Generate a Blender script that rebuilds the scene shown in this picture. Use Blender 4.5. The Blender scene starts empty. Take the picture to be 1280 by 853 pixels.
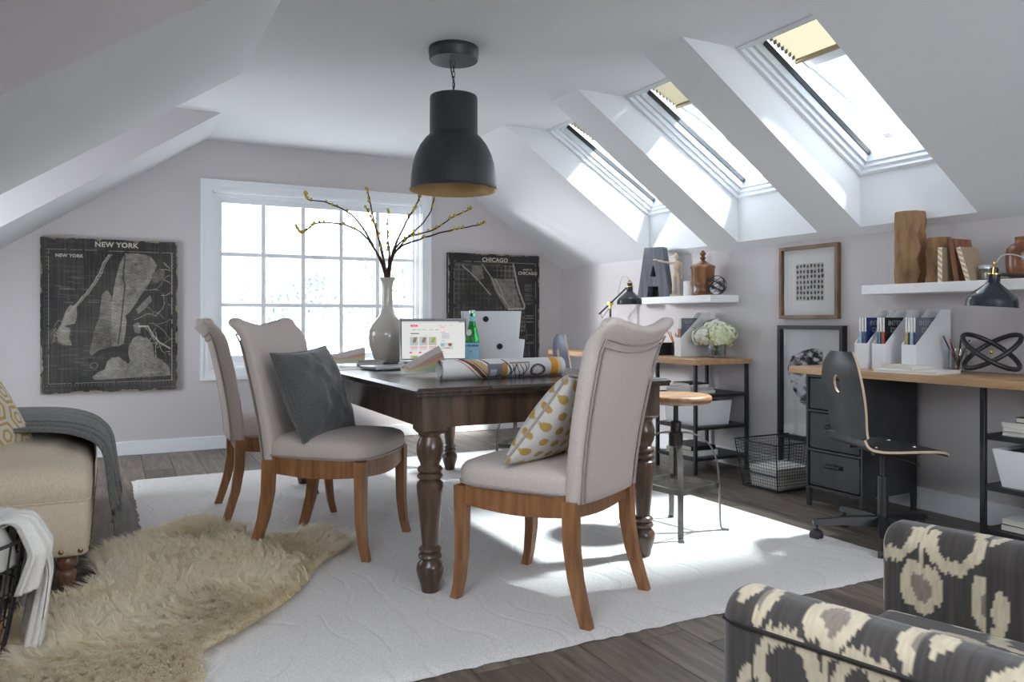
import bpy, bmesh, math, random
import numpy as np
from mathutils import Matrix, Vector, Euler

random.seed(7)
rng = np.random.default_rng(7)
SC = bpy.context.scene
COL = SC.collection
PI = math.pi
rad = math.radians

# ------------------------------------------------------------------ camera
cam_d = bpy.data.cameras.new('camera')
cam_d.sensor_width = 36.0
cam_d.lens = 977.0 / 1280.0 * 36.0
cam_d.shift_y = -0.0207
cam_d.clip_start = 0.05
cam = bpy.data.objects.new('camera', cam_d)
cam.location = (0, 0, 1.03)
cam.rotation_euler = (rad(90), 0, rad(-27.1))
COL.objects.link(cam)
SC.camera = cam

# ------------------------------------------------------------------ sky, lamp, exposure
world = bpy.data.worlds.new('sky')
SC.world = world
world.use_nodes = True
wn = world.node_tree
wn.nodes.clear()
w_out = wn.nodes.new('ShaderNodeOutputWorld')
w_bg = wn.nodes.new('ShaderNodeBackground')
w_bg.inputs['Color'].default_value = (0.90, 0.945, 1.0, 1)
w_bg.inputs['Strength'].default_value = 5.0
wn.links.new(w_bg.outputs[0], w_out.inputs[0])

LAMP_POS = (4.74, 2.5, 4.08)
ld = bpy.data.lights.new('outdoor_lamp', 'POINT')
ld.energy = 5200
ld.color = (1.0, 0.985, 0.96)
ld.shadow_soft_size = 0.16
lo = bpy.data.objects.new('outdoor_lamp', ld)
lo.location = LAMP_POS
COL.objects.link(lo)

ld2 = bpy.data.lights.new('outdoor_lamp', 'POINT')
ld2.energy = 2300
ld2.color = (0.97, 0.985, 1.0)
ld2.shadow_soft_size = 0.40
lo2 = bpy.data.objects.new('outdoor_lamp', ld2)
lo2.location = (-1.8, 8.45, 1.95)
COL.objects.link(lo2)

def portal(loc, rot, sx, sy):
    d = bpy.data.lights.new('window_portal', 'AREA')
    d.shape = 'RECTANGLE'
    d.size, d.size_y = sx, sy
    d.cycles.is_portal = True
    o = bpy.data.objects.new('window_portal', d)
    o.location = loc
    o.rotation_euler = rot
    COL.objects.link(o)

SC.view_settings.view_transform = 'Standard'
SC.view_settings.look = 'None'
SC.view_settings.gamma = 1.0
SC.view_settings.exposure = 0.85
SC.view_settings.use_curve_mapping = False
SC.cycles.use_denoising = True
SC.cycles.max_bounces = 10
SC.cycles.diffuse_bounces = 6
SC.cycles.transparent_max_bounces = 16
SC.cycles.sample_clamp_indirect = 6.0
SC.cycles.caustics_reflective = False
SC.cycles.caustics_refractive = False

# ------------------------------------------------------------------ materials
def new_mat(name):
    m = bpy.data.materials.new(name)
    m.use_nodes = True
    nt = m.node_tree
    return m, nt, nt.nodes['Principled BSDF']

def texco(nt, stretch=(1, 1, 1), kind='Object'):
    tc = nt.nodes.new('ShaderNodeTexCoord')
    mp = nt.nodes.new('ShaderNodeMapping')
    mp.inputs['Scale'].default_value = stretch
    nt.links.new(tc.outputs[kind], mp.inputs['Vector'])
    return mp.outputs['Vector']

def add_bump(nt, bsdf, scale, strength, stretch=(1, 1, 1), dist=0.01, detail=3):
    n = nt.nodes.new('ShaderNodeTexNoise')
    n.inputs['Scale'].default_value = scale
    n.inputs['Detail'].default_value = detail
    nt.links.new(texco(nt, stretch), n.inputs['Vector'])
    b = nt.nodes.new('ShaderNodeBump')
    b.inputs['Strength'].default_value = strength
    b.inputs['Distance'].default_value = dist
    nt.links.new(n.outputs['Fac'], b.inputs['Height'])
    nt.links.new(b.outputs['Normal'], bsdf.inputs['Normal'])

def mat(name, col, rough=0.5, metal=0.0, col2=None, vscale=6, stretch=(1, 1, 1), bump=0, bscale=60,
        bstretch=(1, 1, 1), sheen=0, spec=0.5, coat=0, objvar=0, lo_=0.35, hi_=0.65, detail=4):
    m, nt, b = new_mat(name)
    b.inputs['Roughness'].default_value = rough
    b.inputs['Metallic'].default_value = metal
    b.inputs['Specular IOR Level'].default_value = spec
    b.inputs['Sheen Weight'].default_value = sheen
    b.inputs['Coat Weight'].default_value = coat
    b.inputs['Coat Roughness'].default_value = 0.15
    src = None
    if col2 is not None:
        n = nt.nodes.new('ShaderNodeTexNoise')
        n.inputs['Scale'].default_value = vscale
        n.inputs['Detail'].default_value = detail
        vec = texco(nt, stretch)
        if objvar:
            oi = nt.nodes.new('ShaderNodeObjectInfo')
            va = nt.nodes.new('ShaderNodeVectorMath')
            va.operation = 'MULTIPLY_ADD'
            va.inputs[1].default_value = (1, 1, 1)
            mu = nt.nodes.new('ShaderNodeMath'); mu.operation = 'MULTIPLY'; mu.inputs[1].default_value = 37.0
            nt.links.new(oi.outputs['Random'], mu.inputs[0])
            nt.links.new(vec, va.inputs[0])
            nt.links.new(mu.outputs[0], va.inputs[2])
            vec = va.outputs[0]
        nt.links.new(vec, n.inputs['Vector'])
        r = nt.nodes.new('ShaderNodeValToRGB')
        r.color_ramp.elements[0].position = lo_
        r.color_ramp.elements[0].color = (*col, 1)
        r.color_ramp.elements[1].position = hi_
        r.color_ramp.elements[1].color = (*col2, 1)
        nt.links.new(n.outputs['Fac'], r.inputs['Fac'])
        src = r.outputs['Color']
    if objvar:
        oi = nt.nodes.new('ShaderNodeObjectInfo')
        mr = nt.nodes.new('ShaderNodeMapRange')
        mr.inputs['To Min'].default_value = 1 - objvar
        mr.inputs['To Max'].default_value = 1 + objvar
        nt.links.new(oi.outputs['Random'], mr.inputs['Value'])
        hs = nt.nodes.new('ShaderNodeHueSaturation')
        if src is not None:
            nt.links.new(src, hs.inputs['Color'])
        else:
            hs.inputs['Color'].default_value = (*col, 1)
        nt.links.new(mr.outputs[0], hs.inputs['Value'])
        src = hs.outputs['Color']
    if src is not None:
        nt.links.new(src, b.inputs['Base Color'])
    else:
        b.inputs['Base Color'].default_value = (*col, 1)
    if bump:
        add_bump(nt, b, bscale, bump, bstretch)
    return m

def fabric(name, col, col2, wscale=700, bump=0.25, sheen=0.15, rough=0.9):
    """woven cloth: two crossed wave textures for the threads, soft noise for slubs"""
    m, nt, b = new_mat(name)
    b.inputs['Roughness'].default_value = rough
    b.inputs['Sheen Weight'].default_value = sheen
    b.inputs['Specular IOR Level'].default_value = 0.2
    n = nt.nodes.new('ShaderNodeTexNoise')
    n.inputs['Scale'].default_value = 160
    n.inputs['Detail'].default_value = 5
    nt.links.new(texco(nt, (1, 1, 0.5)), n.inputs['Vector'])
    r = nt.nodes.new('ShaderNodeValToRGB')
    r.color_ramp.elements[0].position = 0.3
    r.color_ramp.elements[0].color = (*col, 1)
    r.color_ramp.elements[1].position = 0.7
    r.color_ramp.elements[1].color = (*col2, 1)
    nt.links.new(n.outputs['Fac'], r.inputs['Fac'])
    nt.links.new(r.outputs['Color'], b.inputs['Base Color'])
    n2 = nt.nodes.new('ShaderNodeTexNoise')
    n2.inputs['Scale'].default_value = wscale
    nt.links.new(texco(nt), n2.inputs['Vector'])
    bp = nt.nodes.new('ShaderNodeBump')
    bp.inputs['Strength'].default_value = bump
    bp.inputs['Distance'].default_value = 0.002
    nt.links.new(n2.outputs['Fac'], bp.inputs['Height'])
    nt.links.new(bp.outputs['Normal'], b.inputs['Normal'])
    return m

def attr_mat(name, rough=0.8, emit=0.0, bump=0, sheen=0, spec=0.3):
    m, nt, b = new_mat(name)
    a = nt.nodes.new('ShaderNodeAttribute')
    a.attribute_name = 'print'
    nt.links.new(a.outputs['Color'], b.inputs['Base Color'])
    b.inputs['Roughness'].default_value = rough
    b.inputs['Sheen Weight'].default_value = sheen
    b.inputs['Specular IOR Level'].default_value = spec
    if emit:
        nt.links.new(a.outputs['Color'], b.inputs['Emission Color'])
        nt.links.remove(b.inputs['Base Color'].links[0]); b.inputs['Base Color'].default_value = (.01, .01, .01, 1)
        b.inputs['Emission Strength'].default_value = emit
    if bump:
        add_bump(nt, b, 500, bump, dist=0.003)
    return m

def pane_mat(name, tint=(0.97, 0.985, 1.0), refl=0.06):
    m = bpy.data.materials.new(name)
    m.use_nodes = True
    nt = m.node_tree
    nt.nodes.clear()
    o = nt.nodes.new('ShaderNodeOutputMaterial')
    t = nt.nodes.new('ShaderNodeBsdfTransparent')
    t.inputs['Color'].default_value = (*tint, 1)
    g = nt.nodes.new('ShaderNodeBsdfGlossy')
    g.inputs['Roughness'].default_value = 0.02
    lw = nt.nodes.new('ShaderNodeLayerWeight')
    lw.inputs['Blend'].default_value = 0.25
    mr = nt.nodes.new('ShaderNodeMapRange')
    mr.inputs['To Min'].default_value = refl * 0.6
    mr.inputs['To Max'].default_value = min(0.6, refl * 6)
    nt.links.new(lw.outputs['Fresnel'], mr.inputs['Value'])
    mx = nt.nodes.new('ShaderNodeMixShader')
    nt.links.new(mr.outputs[0], mx.inputs[0])
    nt.links.new(t.outputs[0], mx.inputs[1])
    nt.links.new(g.outputs[0], mx.inputs[2])
    nt.links.new(mx.outputs[0], o.inputs[0])
    return m

def glass_mat(name, col, rough=0.02):
    m, nt, b = new_mat(name)
    b.inputs['Base Color'].default_value = (*col, 1)
    b.inputs['Roughness'].default_value = rough
    b.inputs['Transmission Weight'].default_value = 1.0
    b.inputs['IOR'].default_value = 1.3
    return m

def translucent_mat(name, col, k=0.55):
    m = bpy.data.materials.new(name)
    m.use_nodes = True
    nt = m.node_tree
    nt.nodes.clear()
    o = nt.nodes.new('ShaderNodeOutputMaterial')
    d = nt.nodes.new('ShaderNodeBsdfDiffuse')
    t = nt.nodes.new('ShaderNodeBsdfTranslucent')
    d.inputs['Color'].default_value = (*col, 1)
    t.inputs['Color'].default_value = (*col, 1)
    mx = nt.nodes.new('ShaderNodeMixShader')
    mx.inputs[0].default_value = k
    nt.links.new(d.outputs[0], mx.inputs[1])
    nt.links.new(t.outputs[0], mx.inputs[2])
    nt.links.new(mx.outputs[0], o.inputs[0])
    return m

MT = {}
MT['wall'] = mat('painted_wall', (0.575, 0.548, 0.553), 0.85, bump=0.05, bscale=250, spec=0.2)
MT['ceil'] = mat('painted_ceiling', (0.74, 0.745, 0.76), 0.9, bump=0.03, bscale=250, spec=0.2)
MT['white'] = mat('white_trim_paint', (0.80, 0.82, 0.85), 0.45)
MT['shelfwhite'] = mat('white_lacquer', (0.82, 0.82, 0.83), 0.4)
MT['boxwhite'] = mat('white_plastic', (0.78, 0.79, 0.81), 0.4)
MT['plank'] = mat('grey_brown_plank', (0.085, 0.066, 0.052), 0.42, col2=(0.215, 0.178, 0.145), vscale=7, stretch=(6, 0.55, 1),
                  bump=0.12, bscale=40, bstretch=(4, 0.3, 1), objvar=0.28, lo_=0.3, hi_=0.72, detail=7)
MT['subfloor'] = mat('subfloor', (0.03, 0.025, 0.02), 0.8)
MT['darkwood'] = mat('dark_stained_wood', (0.034, 0.021, 0.015), 0.28, col2=(0.135, 0.08, 0.053), vscale=5, stretch=(7, 7, 0.8), coat=0.25, lo_=0.3, hi_=0.75, detail=6, spec=0.5)
MT['darktop'] = mat('dark_stained_tabletop', (0.018, 0.012, 0.010), 0.27, col2=(0.06, 0.038, 0.030), vscale=5, stretch=(8, 0.7, 3), coat=0.2, lo_=0.3, hi_=0.75, detail=6)
MT['chairwood'] = mat('honey_brown_wood', (0.19, 0.080, 0.030), 0.38, col2=(0.39, 0.185, 0.078), vscale=6, stretch=(7, 7, 0.9), lo_=0.3, hi_=0.75, detail=6)
MT['linen'] = fabric('taupe_linen', (0.525, 0.46, 0.425), (0.59, 0.52, 0.48))
MT['piping'] = fabric('taupe_piping', (0.33, 0.28, 0.255), (0.40, 0.345, 0.315))
MT['oak'] = mat('oak_worktop', (0.36, 0.205, 0.105), 0.45, col2=(0.55, 0.35, 0.195), vscale=6, stretch=(7, 0.6, 7), lo_=0.3, hi_=0.75, detail=6)
MT['black'] = mat('black_metal', (0.016, 0.016, 0.018), 0.42, metal=0.0, spec=0.6)
MT['steel'] = mat('weathered_steel', (0.10, 0.097, 0.088), 0.4, metal=0.85, col2=(0.20, 0.19, 0.17), vscale=12)
MT['gun'] = mat('dark_gunmetal', (0.045, 0.042, 0.04), 0.4, metal=0.6)
MT['pend'] = mat('charcoal_enamel', (0.030, 0.032, 0.036), 0.42, spec=0.5)
MT['gold'] = mat('brushed_brass_inside', (0.62, 0.42, 0.19), 0.5, metal=0.25)
MT['brass'] = mat('brass', (0.75, 0.50, 0.16), 0.25, metal=1.0)
MT['navy'] = mat('dark_blue_enamel', (0.014, 0.018, 0.026), 0.25, spec=0.6, coat=0.3)
MT['ply_black'] = mat('black_stained_ply', (0.018, 0.019, 0.022), 0.38, col2=(0.035, 0.036, 0.04), vscale=8, stretch=(9, 9, 0.6))
MT['ply_blue'] = mat('slate_blue_ply', (0.040, 0.052, 0.085), 0.4)
MT['ply_edge'] = mat('pale_ply_edge', (0.60, 0.45, 0.31), 0.5)
MT['cab'] = mat('charcoal_steel', (0.030, 0.030, 0.033), 0.45, col2=(0.045, 0.045, 0.048), vscale=14)
MT['canvas'] = mat('canvas_edge', (0.025, 0.024, 0.023), 0.8, col2=(0.20, 0.16, 0.11), vscale=25, lo_=0.55, hi_=0.7)
MT['print'] = attr_mat('flat_print', 0.75)
MT['screen'] = attr_mat('screen_print', 0.3, emit=0.50)
MT['knitprint'] = attr_mat('printed_cloth', 0.9, bump=0.2, sheen=0.1)
MT['lettering'] = mat('cream_lettering', (0.50, 0.47, 0.40), 0.8)
MT['vase'] = mat('cream_glazed_ceramic', (0.56, 0.53, 0.47), 0.12, coat=0.5)
MT['bark'] = mat('brown_bark', (0.045, 0.025, 0.018), 0.8, bump=0.3, bscale=200)
MT['palebark'] = mat('glare_paled_bark', (0.32, 0.32, 0.32), 0.8, col2=(0.38, 0.38, 0.38), vscale=3)  # tree bark lightened so the window glare is in its colour
MT['bud'] = mat('yellow_bud', (0.55, 0.42, 0.03), 0.6)
MT['alu'] = mat('silver_aluminium', (0.62, 0.64, 0.67), 0.32, metal=0.55)
MT['darkkey'] = mat('dark_grey_plastic', (0.04, 0.04, 0.045), 0.5)
MT['paper'] = mat('white_paper', (0.78, 0.77, 0.75), 0.8)
MT['paper2'] = mat('grey_paper', (0.50, 0.49, 0.48), 0.8)
MT['pages'] = mat('book_pages', (0.72, 0.69, 0.62), 0.8, col2=(0.60, 0.57, 0.5), vscale=3, stretch=(1, 1, 220))
MT['rug'] = None
MT['fur'] = None
MT['sofa'] = fabric('cream_linen', (0.60, 0.50, 0.37), (0.70, 0.60, 0.455), wscale=500)
MT['leg'] = mat('walnut_turned', (0.11, 0.054, 0.032), 0.35, col2=(0.20, 0.105, 0.062), vscale=8, stretch=(6, 6, 1))
MT['throw'] = fabric('grey_knit', (0.105, 0.108, 0.104), (0.20, 0.204, 0.198), wscale=260, bump=0.8)
MT['whiteknit'] = fabric('white_knit', (0.66, 0.64, 0.60), (0.76, 0.74, 0.70), wscale=220, bump=0.6)
MT['velvet'] = fabric('slate_velvet', (0.075, 0.075, 0.077), (0.112, 0.112, 0.115), wscale=300, bump=0.3, sheen=0.5)
MT['walnut'] = mat('turned_walnut', (0.15, 0.060, 0.024), 0.25, col2=(0.30, 0.135, 0.058), vscale=5, stretch=(5, 5, 1), coat=0.4)
MT['rawwood'] = mat('carved_wood', (0.13, 0.062, 0.025), 0.6, col2=(0.42, 0.235, 0.105), vscale=7, stretch=(3, 3, 0.7), lo_=0.3, hi_=0.72, detail=7)
MT['redwood'] = mat('reddish_wood', (0.16, 0.062, 0.03), 0.55, col2=(0.33, 0.145, 0.07), vscale=7, stretch=(4, 4, 0.8))
MT['terra'] = mat('brown_leather_glaze', (0.14, 0.048, 0.02), 0.3, col2=(0.27, 0.10, 0.042), vscale=4, stretch=(1, 1, 3), coat=0.3)
MT['slatewood'] = mat('slate_painted_wood', (0.085, 0.090, 0.115), 0.6, col2=(0.15, 0.155, 0.185), vscale=6, stretch=(9, 9, 0.6))
MT['mann'] = mat('pale_beech', (0.66, 0.52, 0.38), 0.5)
MT['wax'] = mat('white_wax', (0.82, 0.81, 0.79), 0.5)
MT['petal'] = mat('cream_petal', (0.74, 0.75, 0.58), 0.7, col2=(0.88, 0.88, 0.80), vscale=18, objvar=0.05)
MT['petalg'] = mat('greenish_petal', (0.62, 0.68, 0.35), 0.7, col2=(0.85, 0.86, 0.68), vscale=18, objvar=0.05)
MT['petalcore'] = mat('pale_green_core', (0.30, 0.36, 0.16), 0.8, col2=(0.42, 0.47, 0.26), vscale=30)
MT['leaf'] = mat('green_leaf', (0.035, 0.085, 0.02), 0.5, col2=(0.08, 0.16, 0.04), vscale=20)
MT['stem'] = mat('green_stem', (0.14, 0.24, 0.05), 0.5)
MT['clear'] = pane_mat('clear_glass', (0.93, 0.95, 0.95), 0.10)
MT['pane'] = pane_mat('window_glass', (0.97, 0.985, 1.0), 0.03)
MT['sunglass'] = pane_mat('tinted_window_glass', (0.80, 0.81, 0.82), 0.03)
MT['roofglass'] = pane_mat('coated_roof_glass', (0.50, 0.535, 0.555), 0.04)
MT['picglass'] = pane_mat('picture_glass', (0.97, 0.97, 0.97), 0.045)
MT['green'] = glass_mat('green_bottle_glass', (0.05, 0.42, 0.10))
MT['orange'] = mat('orange_pencil', (0.72, 0.20, 0.02), 0.45)
MT['framewood'] = mat('walnut_frame', (0.12, 0.065, 0.035), 0.4, col2=(0.21, 0.12, 0.065), vscale=8, stretch=(6, 1, 1))
MT['frameblack'] = mat('black_frame', (0.012, 0.013, 0.017), 0.4)
MT['blind'] = translucent_mat('cream_pleated_blind', (0.17, 0.145, 0.10))
MT['tan'] = mat('tan_rail', (0.35, 0.27, 0.14), 0.5)
MT['sash'] = mat('pale_blue_grey_paint', (0.62, 0.66, 0.70), 0.4)
MT['gasket'] = mat('black_gasket', (0.012, 0.014, 0.02), 0.5)
MT['wicker'] = mat('straw_rope', (0.42, 0.27, 0.12), 0.8, col2=(0.62, 0.44, 0.22), vscale=40, stretch=(1, 1, 4), bump=0.6, bscale=90)
MT['logbark'] = mat('log_bark', (0.05, 0.03, 0.02), 0.9, col2=(0.14, 0.085, 0.05), vscale=14, bump=0.6, bscale=40)
MT['stoolwood'] = mat('stool_seat_wood', (0.19, 0.095, 0.045), 0.35, col2=(0.33, 0.185, 0.095), vscale=6, stretch=(1, 8, 8))
MT['kraft'] = mat('kraft_board', (0.40, 0.30, 0.20), 0.8)
MT['red'] = mat('red_print', (0.55, 0.02, 0.02), 0.5)
MT['blue'] = mat('deep_blue_print', (0.015, 0.03, 0.14), 0.35)
MT['teal'] = mat('teal_print', (0.03, 0.14, 0.28), 0.4)
MT['greyblue'] = mat('grey_blue_print', (0.11, 0.125, 0.17), 0.35, col2=(0.2, 0.215, 0.26), vscale=8)
MT['blackprint'] = mat('black_print', (0.012, 0.012, 0.014), 0.35)
MT['yellow'] = mat('yellow_print', (0.55, 0.36, 0.03), 0.5)
MT['skyblue'] = mat('pale_blue_label', (0.30, 0.60, 0.78), 0.5)
MT['tree_leaf'] = mat('glare_paled_leaf', (0.34, 0.37, 0.35), 0.7, col2=(0.44, 0.47, 0.44), vscale=2)  # overexposed haze outside is painted into this pale leaf colour
MT['bounce_ground'] = mat('pale_bounce_ground', (0.62, 0.62, 0.62), 0.9, col2=(0.70, 0.70, 0.69), vscale=1)  # unseen ground, made pale to bounce daylight up to the ceiling
MT['nail'] = mat('antique_nail', (0.30, 0.20, 0.11), 0.3, metal=0.9)
MT['roof'] = mat('roof_covering', (0.12, 0.12, 0.12), 0.9)
MT['grommet'] = mat('black_hole_ring', (0.004, 0.004, 0.004), 0.6)

# rug: pale pile with carved curving lines
def rug_mat():
    m, nt, b = new_mat('cream_carved_rug')
    b.inputs['Roughness'].default_value = 0.95
    b.inputs['Specular IOR Level'].default_value = 0.1
    b.inputs['Sheen Weight'].default_value = 0.2
    n = nt.nodes.new('ShaderNodeTexNoise'); n.inputs['Scale'].default_value = 160; n.inputs['Detail'].default_value = 4
    v = texco(nt)
    nt.links.new(v, n.inputs['Vector'])
    r = nt.nodes.new('ShaderNodeValToRGB')
    r.color_ramp.elements[0].position = 0.3; r.color_ramp.elements[0].color = (0.58, 0.555, 0.54, 1)
    r.color_ramp.elements[1].position = 0.7; r.color_ramp.elements[1].color = (0.74, 0.715, 0.695, 1)
    nt.links.new(n.outputs['Fac'], r.inputs['Fac'])
    nt.links.new(r.outputs['Color'], b.inputs['Base Color'])
    # carved relief: distorted wave lines
    d = nt.nodes.new('ShaderNodeTexWave')
    d.inputs['Scale'].default_value = 2.1; d.inputs['Distortion'].default_value = 11; d.inputs['Detail'].default_value = 1.5
    d.inputs['Detail Scale'].default_value = 1.2
    nt.links.new(v, d.inputs['Vector'])
    r2 = nt.nodes.new('ShaderNodeValToRGB')
    r2.color_ramp.elements[0].position = 0.0; r2.color_ramp.elements[0].color = (0, 0, 0, 1)
    r2.color_ramp.elements[1].position = 0.12; r2.color_ramp.elements[1].color = (1, 1, 1, 1)
    nt.links.new(d.outputs['Fac'], r2.inputs['Fac'])
    ad = nt.nodes.new('ShaderNodeMath'); ad.operation = 'MULTIPLY_ADD'; ad.inputs[1].default_value = 0.9
    nt.links.new(n.outputs['Fac'], ad.inputs[0]); nt.links.new(r2.outputs['Color'], ad.inputs[2])
    bp = nt.nodes.new('ShaderNodeBump'); bp.inputs['Strength'].default_value = 0.42; bp.inputs['Distance'].default_value = 0.009
    nt.links.new(ad.outputs[0], bp.inputs['Height'])
    nt.links.new(bp.outputs['Normal'], b.inputs['Normal'])
    return m
MT['rug'] = rug_mat()

def fur_mat():
    m, nt, b = new_mat('cream_sheepskin')
    b.inputs['Roughness'].default_value = 0.75
    b.inputs['Specular IOR Level'].default_value = 0.15
    a = nt.nodes.new('ShaderNodeAttribute'); a.attribute_name = 'print'
    nt.links.new(a.outputs['Color'], b.inputs['Base Color'])
    tr = nt.nodes.new('ShaderNodeBsdfTranslucent')
    nt.links.new(a.outputs['Color'], tr.inputs['Color'])
    mx = nt.nodes.new('ShaderNodeMixShader'); mx.inputs[0].default_value = 0.5
    out = nt.nodes['Material Output']
    nt.links.new(b.outputs[0], mx.inputs[1]); nt.links.new(tr.outputs[0], mx.inputs[2]); nt.links.new(mx.outputs[0], out.inputs['Surface'])
    return m
MT['fur'] = fur_mat()

# ------------------------------------------------------------------ mesh builder
class MB:
    def __init__(s):
        s.v = []; s.f = []; s.c = None
    def add(s, verts, faces, M=None):
        o = len(s.v)
        if M is not None:
            verts = [M @ Vector(p) for p in verts]
        s.v += [tuple(p) for p in verts]
        s.f += [tuple(i + o for i in f) for f in faces]
        return s
    def box(s, x0, x1, y0, y1, z0, z1, M=None):
        v = [(x0, y0, z0), (x1, y0, z0), (x1, y1, z0), (x0, y1, z0), (x0, y0, z1), (x1, y0, z1), (x1, y1, z1), (x0, y1, z1)]
        f = [(0, 3, 2, 1), (4, 5, 6, 7), (0, 1, 5, 4), (1, 2, 6, 5), (2, 3, 7, 6), (3, 0, 4, 7)]
        return s.add(v, f, M)
    def cbox(s, c, d, M=None):
        return s.box(c[0] - d[0] / 2, c[0] + d[0] / 2, c[1] - d[1] / 2, c[1] + d[1] / 2, c[2] - d[2] / 2, c[2] + d[2] / 2, M)
    def rbox(s, x0, x1, y0, y1, z0, z1, r=0.004, seg=2, M=None):
        bm = bmesh.new()
        bmesh.ops.create_cube(bm, size=1)
        for v in bm.verts:
            v.co = Vector(((x0 + x1) / 2 + v.co.x * (x1 - x0), (y0 + y1) / 2 + v.co.y * (y1 - y0), (z0 + z1) / 2 + v.co.z * (z1 - z0)))
        bmesh.ops.bevel(bm, geom=bm.edges[:], offset=r, segments=seg, affect='EDGES', profile=0.5)
        bm.verts.index_update()
        s.add([v.co.copy() for v in bm.verts], [tuple(v.index for v in f.verts) for f in bm.faces], M)
        bm.free()
        return s
    def lathe(s, prof, n=32, M=None, closed=False, a0=0, arc=2 * PI):
        full = abs(arc - 2 * PI) < 1e-6
        vs, fs = [], []
        m = len(prof)
        na = n if full else n + 1
        for k in range(na):
            a = a0 + arc * k / n
            for (r, z) in prof:
                vs.append((r * math.cos(a), r * math.sin(a), z))
        for k in range(n):
            k2 = (k + 1) % na
            for j in range(m - 1 if not closed else m):
                j2 = (j + 1) % m
                fs.append((k * m + j, k2 * m + j, k2 * m + j2, k * m + j2))
        return s.add(vs, fs, M)
    def tube(s, pts, r, n=8, closed=False, cap=True, M=None):
        pts = [Vector(p) for p in pts]
        N = len(pts)
        rr = r if isinstance(r, (list, tuple)) else [r] * N
        vs, fs = [], []
        up = None
        for i, p in enumerate(pts):
            if closed:
                t = (pts[(i + 1) % N] - pts[i - 1])
            else:
                t = pts[min(i + 1, N - 1)] - pts[max(i - 1, 0)]
            if t.length < 1e-9: t = Vector((0, 0, 1))
            t.normalize()
            if up is None:
                up = Vector((0, 0, 1)) if abs(t.z) < 0.9 else Vector((1, 0, 0))
            a = up - t * up.dot(t)
            if a.length < 1e-6:
                a = t.orthogonal()
            a.normalize(); up = a
            b = t.cross(a)
            for k in range(n):
                an = 2 * PI * k / n
                vs.append(p + (a * math.cos(an) + b * math.sin(an)) * rr[i])
        for i in range(N if closed else N - 1):
            i2 = (i + 1) % N
            for k in range(n):
                k2 = (k + 1) % n
                fs.append((i * n + k, i * n + k2, i2 * n + k2, i2 * n + k))
        if cap and not closed:
            fs.append(tuple(range(n))[::-1])
            fs.append(tuple((N - 1) * n + k for k in range(n)))
        return s.add(vs, fs, M)
    def prism(s, poly, z0, z1, M=None):
        n = len(poly)
        vs = [(p[0], p[1], z0) for p in poly] + [(p[0], p[1], z1) for p in poly]
        fs = [tuple(range(n))[::-1], tuple(range(n, 2 * n))]
        for i in range(n):
            j = (i + 1) % n
            fs.append((i, j, n + j, n + i))
        return s.add(vs, fs, M)
    def loft(s, secs, M=None):
        """secs: (cx, cy, z, hx, hy) rectangles stacked along a leg"""
        vs, fs = [], []
        for (cx, cy, z, hx, hy) in secs:
            vs += [(cx - hx, cy - hy, z), (cx + hx, cy - hy, z), (cx + hx, cy + hy, z), (cx - hx, cy + hy, z)]
        for i in range(len(secs) - 1):
            for k in range(4):
                k2 = (k + 1) % 4
                fs.append((i * 4 + k, i * 4 + k2, i * 4 + 4 + k2, i * 4 + 4 + k))
        fs.append((3, 2, 1, 0))
        e = (len(secs) - 1) * 4
        fs.append((e, e + 1, e + 2, e + 3))
        return s.add(vs, fs, M)
    def rings(s, R, cap0=True, cap1=True, M=None):
        """R: list of equal-length rings of points"""
        n = len(R[0])
        vs = [p for r in R for p in r]
        fs = []
        for i in range(len(R) - 1):
            for k in range(n):
                k2 = (k + 1) % n
                fs.append((i * n + k, i * n + k2, (i + 1) * n + k2, (i + 1) * n + k))
        if cap0: fs.append(tuple(range(n))[::-1])
        if cap1: fs.append(tuple((len(R) - 1) * n + k for k in range(n)))
        return s.add(vs, fs, M)
    def grid(s, P, M=None):
        P = np.asarray(P)
        nu, nv = P.shape[:2]
        vs = P.reshape(-1, 3).tolist()
        fs = [(i * nv + j, (i + 1) * nv + j, (i + 1) * nv + j + 1, i * nv + j + 1) for i in range(nu - 1) for j in range(nv - 1)]
        return s.add(vs, fs, M)
    def ball(s, c, r, nu=12, nv=8, M=None):
        if not isinstance(r, (tuple, list)): r = (r, r, r)
        R = []
        for j in range(1, nv):
            t = PI * j / nv
            R.append([(c[0] + r[0] * math.sin(t) * math.cos(2 * PI * k / nu), c[1] + r[1] * math.sin(t) * math.sin(2 * PI * k / nu), c[2] - r[2] * math.cos(t)) for k in range(nu)])
        return s.rings(R, True, True, M)

def build(name, mb, material, parent=None, label=None, sharp=38, normals=True, colors=None, kind=None):
    me = bpy.data.meshes.new(name)
    me.from_pydata(mb.v, [], mb.f)
    if normals and len(mb.f) < 60000:
        bm = bmesh.new(); bm.from_mesh(me)
        bmesh.ops.recalc_face_normals(bm, faces=bm.faces[:])
        bm.to_mesh(me); bm.free()
    me.polygons.foreach_set('use_smooth', [True] * len(me.polygons))
    if sharp:
        me.set_sharp_from_angle(angle=rad(sharp))
    if colors is not None:
        at = me.color_attributes.new('print', 'FLOAT_COLOR', 'POINT')
        c = np.ones((len(mb.v), 4), dtype=np.float32)
        c[:, :3] = np.asarray(colors).reshape(-1, 3)
        at.data.foreach_set('color', c.ravel())
    me.materials.append(MT[material] if isinstance(material, str) else material)
    me.update()
    o = bpy.data.objects.new(name, me)
    COL.objects.link(o)
    if parent is not None: o.parent = parent
    if label: o['label'] = label
    if kind: o['kind'] = kind
    return o

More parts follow.
